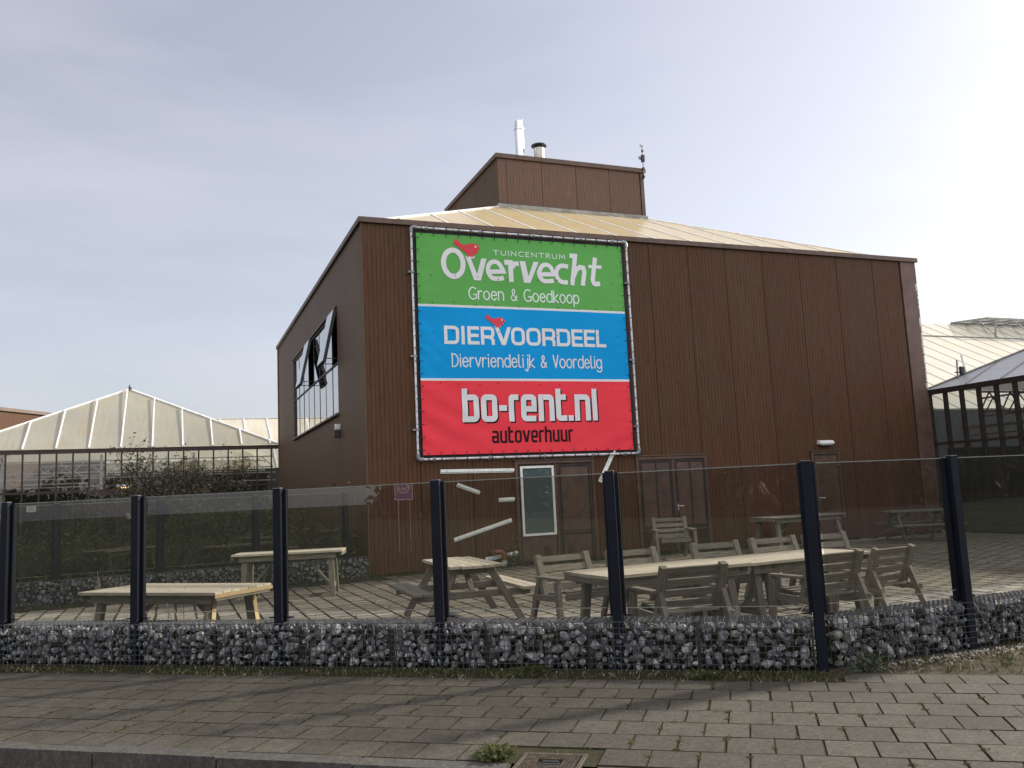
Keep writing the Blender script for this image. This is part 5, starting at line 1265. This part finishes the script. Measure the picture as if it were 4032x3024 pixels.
# the photographer, mirrored in the fence glass
M['skin'] = mat_plain('skin', (.42, .25, .18), .55); M['hair'] = mat_plain('dark_hair', (.03, .022, .016), .6); M['jacket'] = mat_plain('purple_jacket', (.035, .018, .024), .8); M['jeans'] = mat_plain('dark_jeans', (.02, .024, .035), .85); M['shoe'] = mat_plain('black_shoe', (.015, .015, .015), .5)
me_root = Vector((0, 0, -.107))
pj = [('pel', (0, -.42, .95), .155), ('wai', (0, -.42, 1.12), .145), ('che', (0, -.42, 1.34), .165), ('nkb', (0, -.41, 1.50), .085), ('nk', (0, -.385, 1.57), .058), ('hd', (0, -.355, 1.67), .088), ('top', (0, -.35, 1.76), .082)]
ed = [('pel', 'wai'), ('wai', 'che'), ('che', 'nkb'), ('nkb', 'nk'), ('nk', 'hd'), ('hd', 'top')]
for q, sx in (('l', -1), ('r', 1)):
    pj += [('sh'+q, (sx*.17, -.42, 1.45), .085), ('el'+q, (sx*.30, -.33, 1.27), .062), ('wr'+q, (sx*.135, -.115, 1.62), .036), ('pa'+q, (sx*.100, -.085, 1.69), .034),
           ('hi'+q, (sx*.10, -.42, .88), .105), ('kn'+q, (sx*.11, -.40, .49), .072), ('an'+q, (sx*.115, -.43, .09), .050), ('to'+q, (sx*.13, -.27, .045), .042)]
    ed += [('che', 'sh'+q), ('sh'+q, 'el'+q), ('el'+q, 'wr'+q), ('wr'+q, 'pa'+q), ('pel', 'hi'+q), ('hi'+q, 'kn'+q), ('kn'+q, 'an'+q), ('an'+q, 'to'+q)]
    for f_, (dz, L_) in enumerate(((.012, .9), (.032, 1.0), (.052, .95), (.070, .75))):
        pj += [('f%s%da' % (q, f_), (sx*.092, -.055, 1.695+dz), .0095), ('f%s%db' % (q, f_), (sx*.078, -.030, 1.700+dz*1.05), .0085), ('f%s%dc' % (q, f_), (sx*(.078-.022*L_), -.022, 1.702+dz*1.05), .0075)]
        ed += [('pa'+q, 'f%s%da' % (q, f_)), ('f%s%da' % (q, f_), 'f%s%db' % (q, f_)), ('f%s%db' % (q, f_), 'f%s%dc' % (q, f_))]
    pj += [('t'+q+'a', (sx*.080, -.090, 1.700), .011), ('t'+q+'b', (sx*.060, -.066, 1.722), .009)]; ed += [('pa'+q, 't'+q+'a'), ('t'+q+'a', 't'+q+'b')]
ix = {n_: i for i, (n_, _, _) in enumerate(pj)}
bmesh_ = bpy.data.meshes.new('body'); bmesh_.from_pydata([p for _, p, _ in pj], [(ix[a], ix[b_]) for a, b_ in ed], [])
tmp = bpy.data.objects.new('body', bmesh_); COL.objects.link(tmp); sk = tmp.modifiers.new('skin', 'SKIN'); sk.use_smooth_shade = True; tmp.modifiers.new('sub', 'SUBSURF').render_levels = 2; tmp.modifiers['sub'].levels = 2
for i, (_, _, r_) in enumerate(pj): v_ = bmesh_.skin_vertices[0].data[i]; v_.radius = (r_, r_*(.72 if pj[i][0] in ('pel', 'wai', 'che') else 1)); v_.use_root = (i == 0)
dg_ = bpy.context.evaluated_depsgraph_get(); body = bpy.data.meshes.new_from_object(tmp.evaluated_get(dg_)); bpy.data.objects.remove(tmp)
for n_ in ('jacket', 'skin', 'hair', 'jeans', 'shoe'): body.materials.append(M[n_])
for p in body.polygons:
    c = p.center; p.use_smooth = True
    if c.z > 1.555 and abs(c.x) < .11 and c.y < -.20: p.material_index = 2 if (c.z > 1.745 or c.y < -.375) else 1
    elif c.y > -.125 and c.z > 1.5: p.material_index = 1
    elif c.z < .085: p.material_index = 4
    elif c.z < .90: p.material_index = 3
pr_ = thing('person', 'person in a dark jacket raising a phone, mirrored faintly in the fence glass', 'person', me_root, -YAW)
ob = bpy.data.objects.new('body', body); COL.objects.link(ob); ob.parent = pr_
ph = MB(); ph.box(-.078, .078, -.026, -.018, 1.72, 1.795); tag(ph.build('phone', 'black', None, .003), 'black phone held up by the mirrored person', 'phone'); 
ph_o = COL.objects['phone']; ph_o.location = me_root; ph_o.rotation_euler = (0, 0, -YAW)
for ex in (-1, 1):
    m = MB(); lathe(m, (ex*.033, -.272, 1.685), [(.004, -.006), (.008, 0), (.004, .006)], 8); m.build('eye', 'black', ob)
m = MB(); m.beam((0, -.268, 1.69), (0, -.248, 1.650), .026, .022); m.build('nose', 'skin', ob, .006)
m = MB(); m.beam((-.022, -.268, 1.622), (.022, -.268, 1.622), .010, .008, (0, 0, 1)); m.build('mouth', 'trim_red', ob)
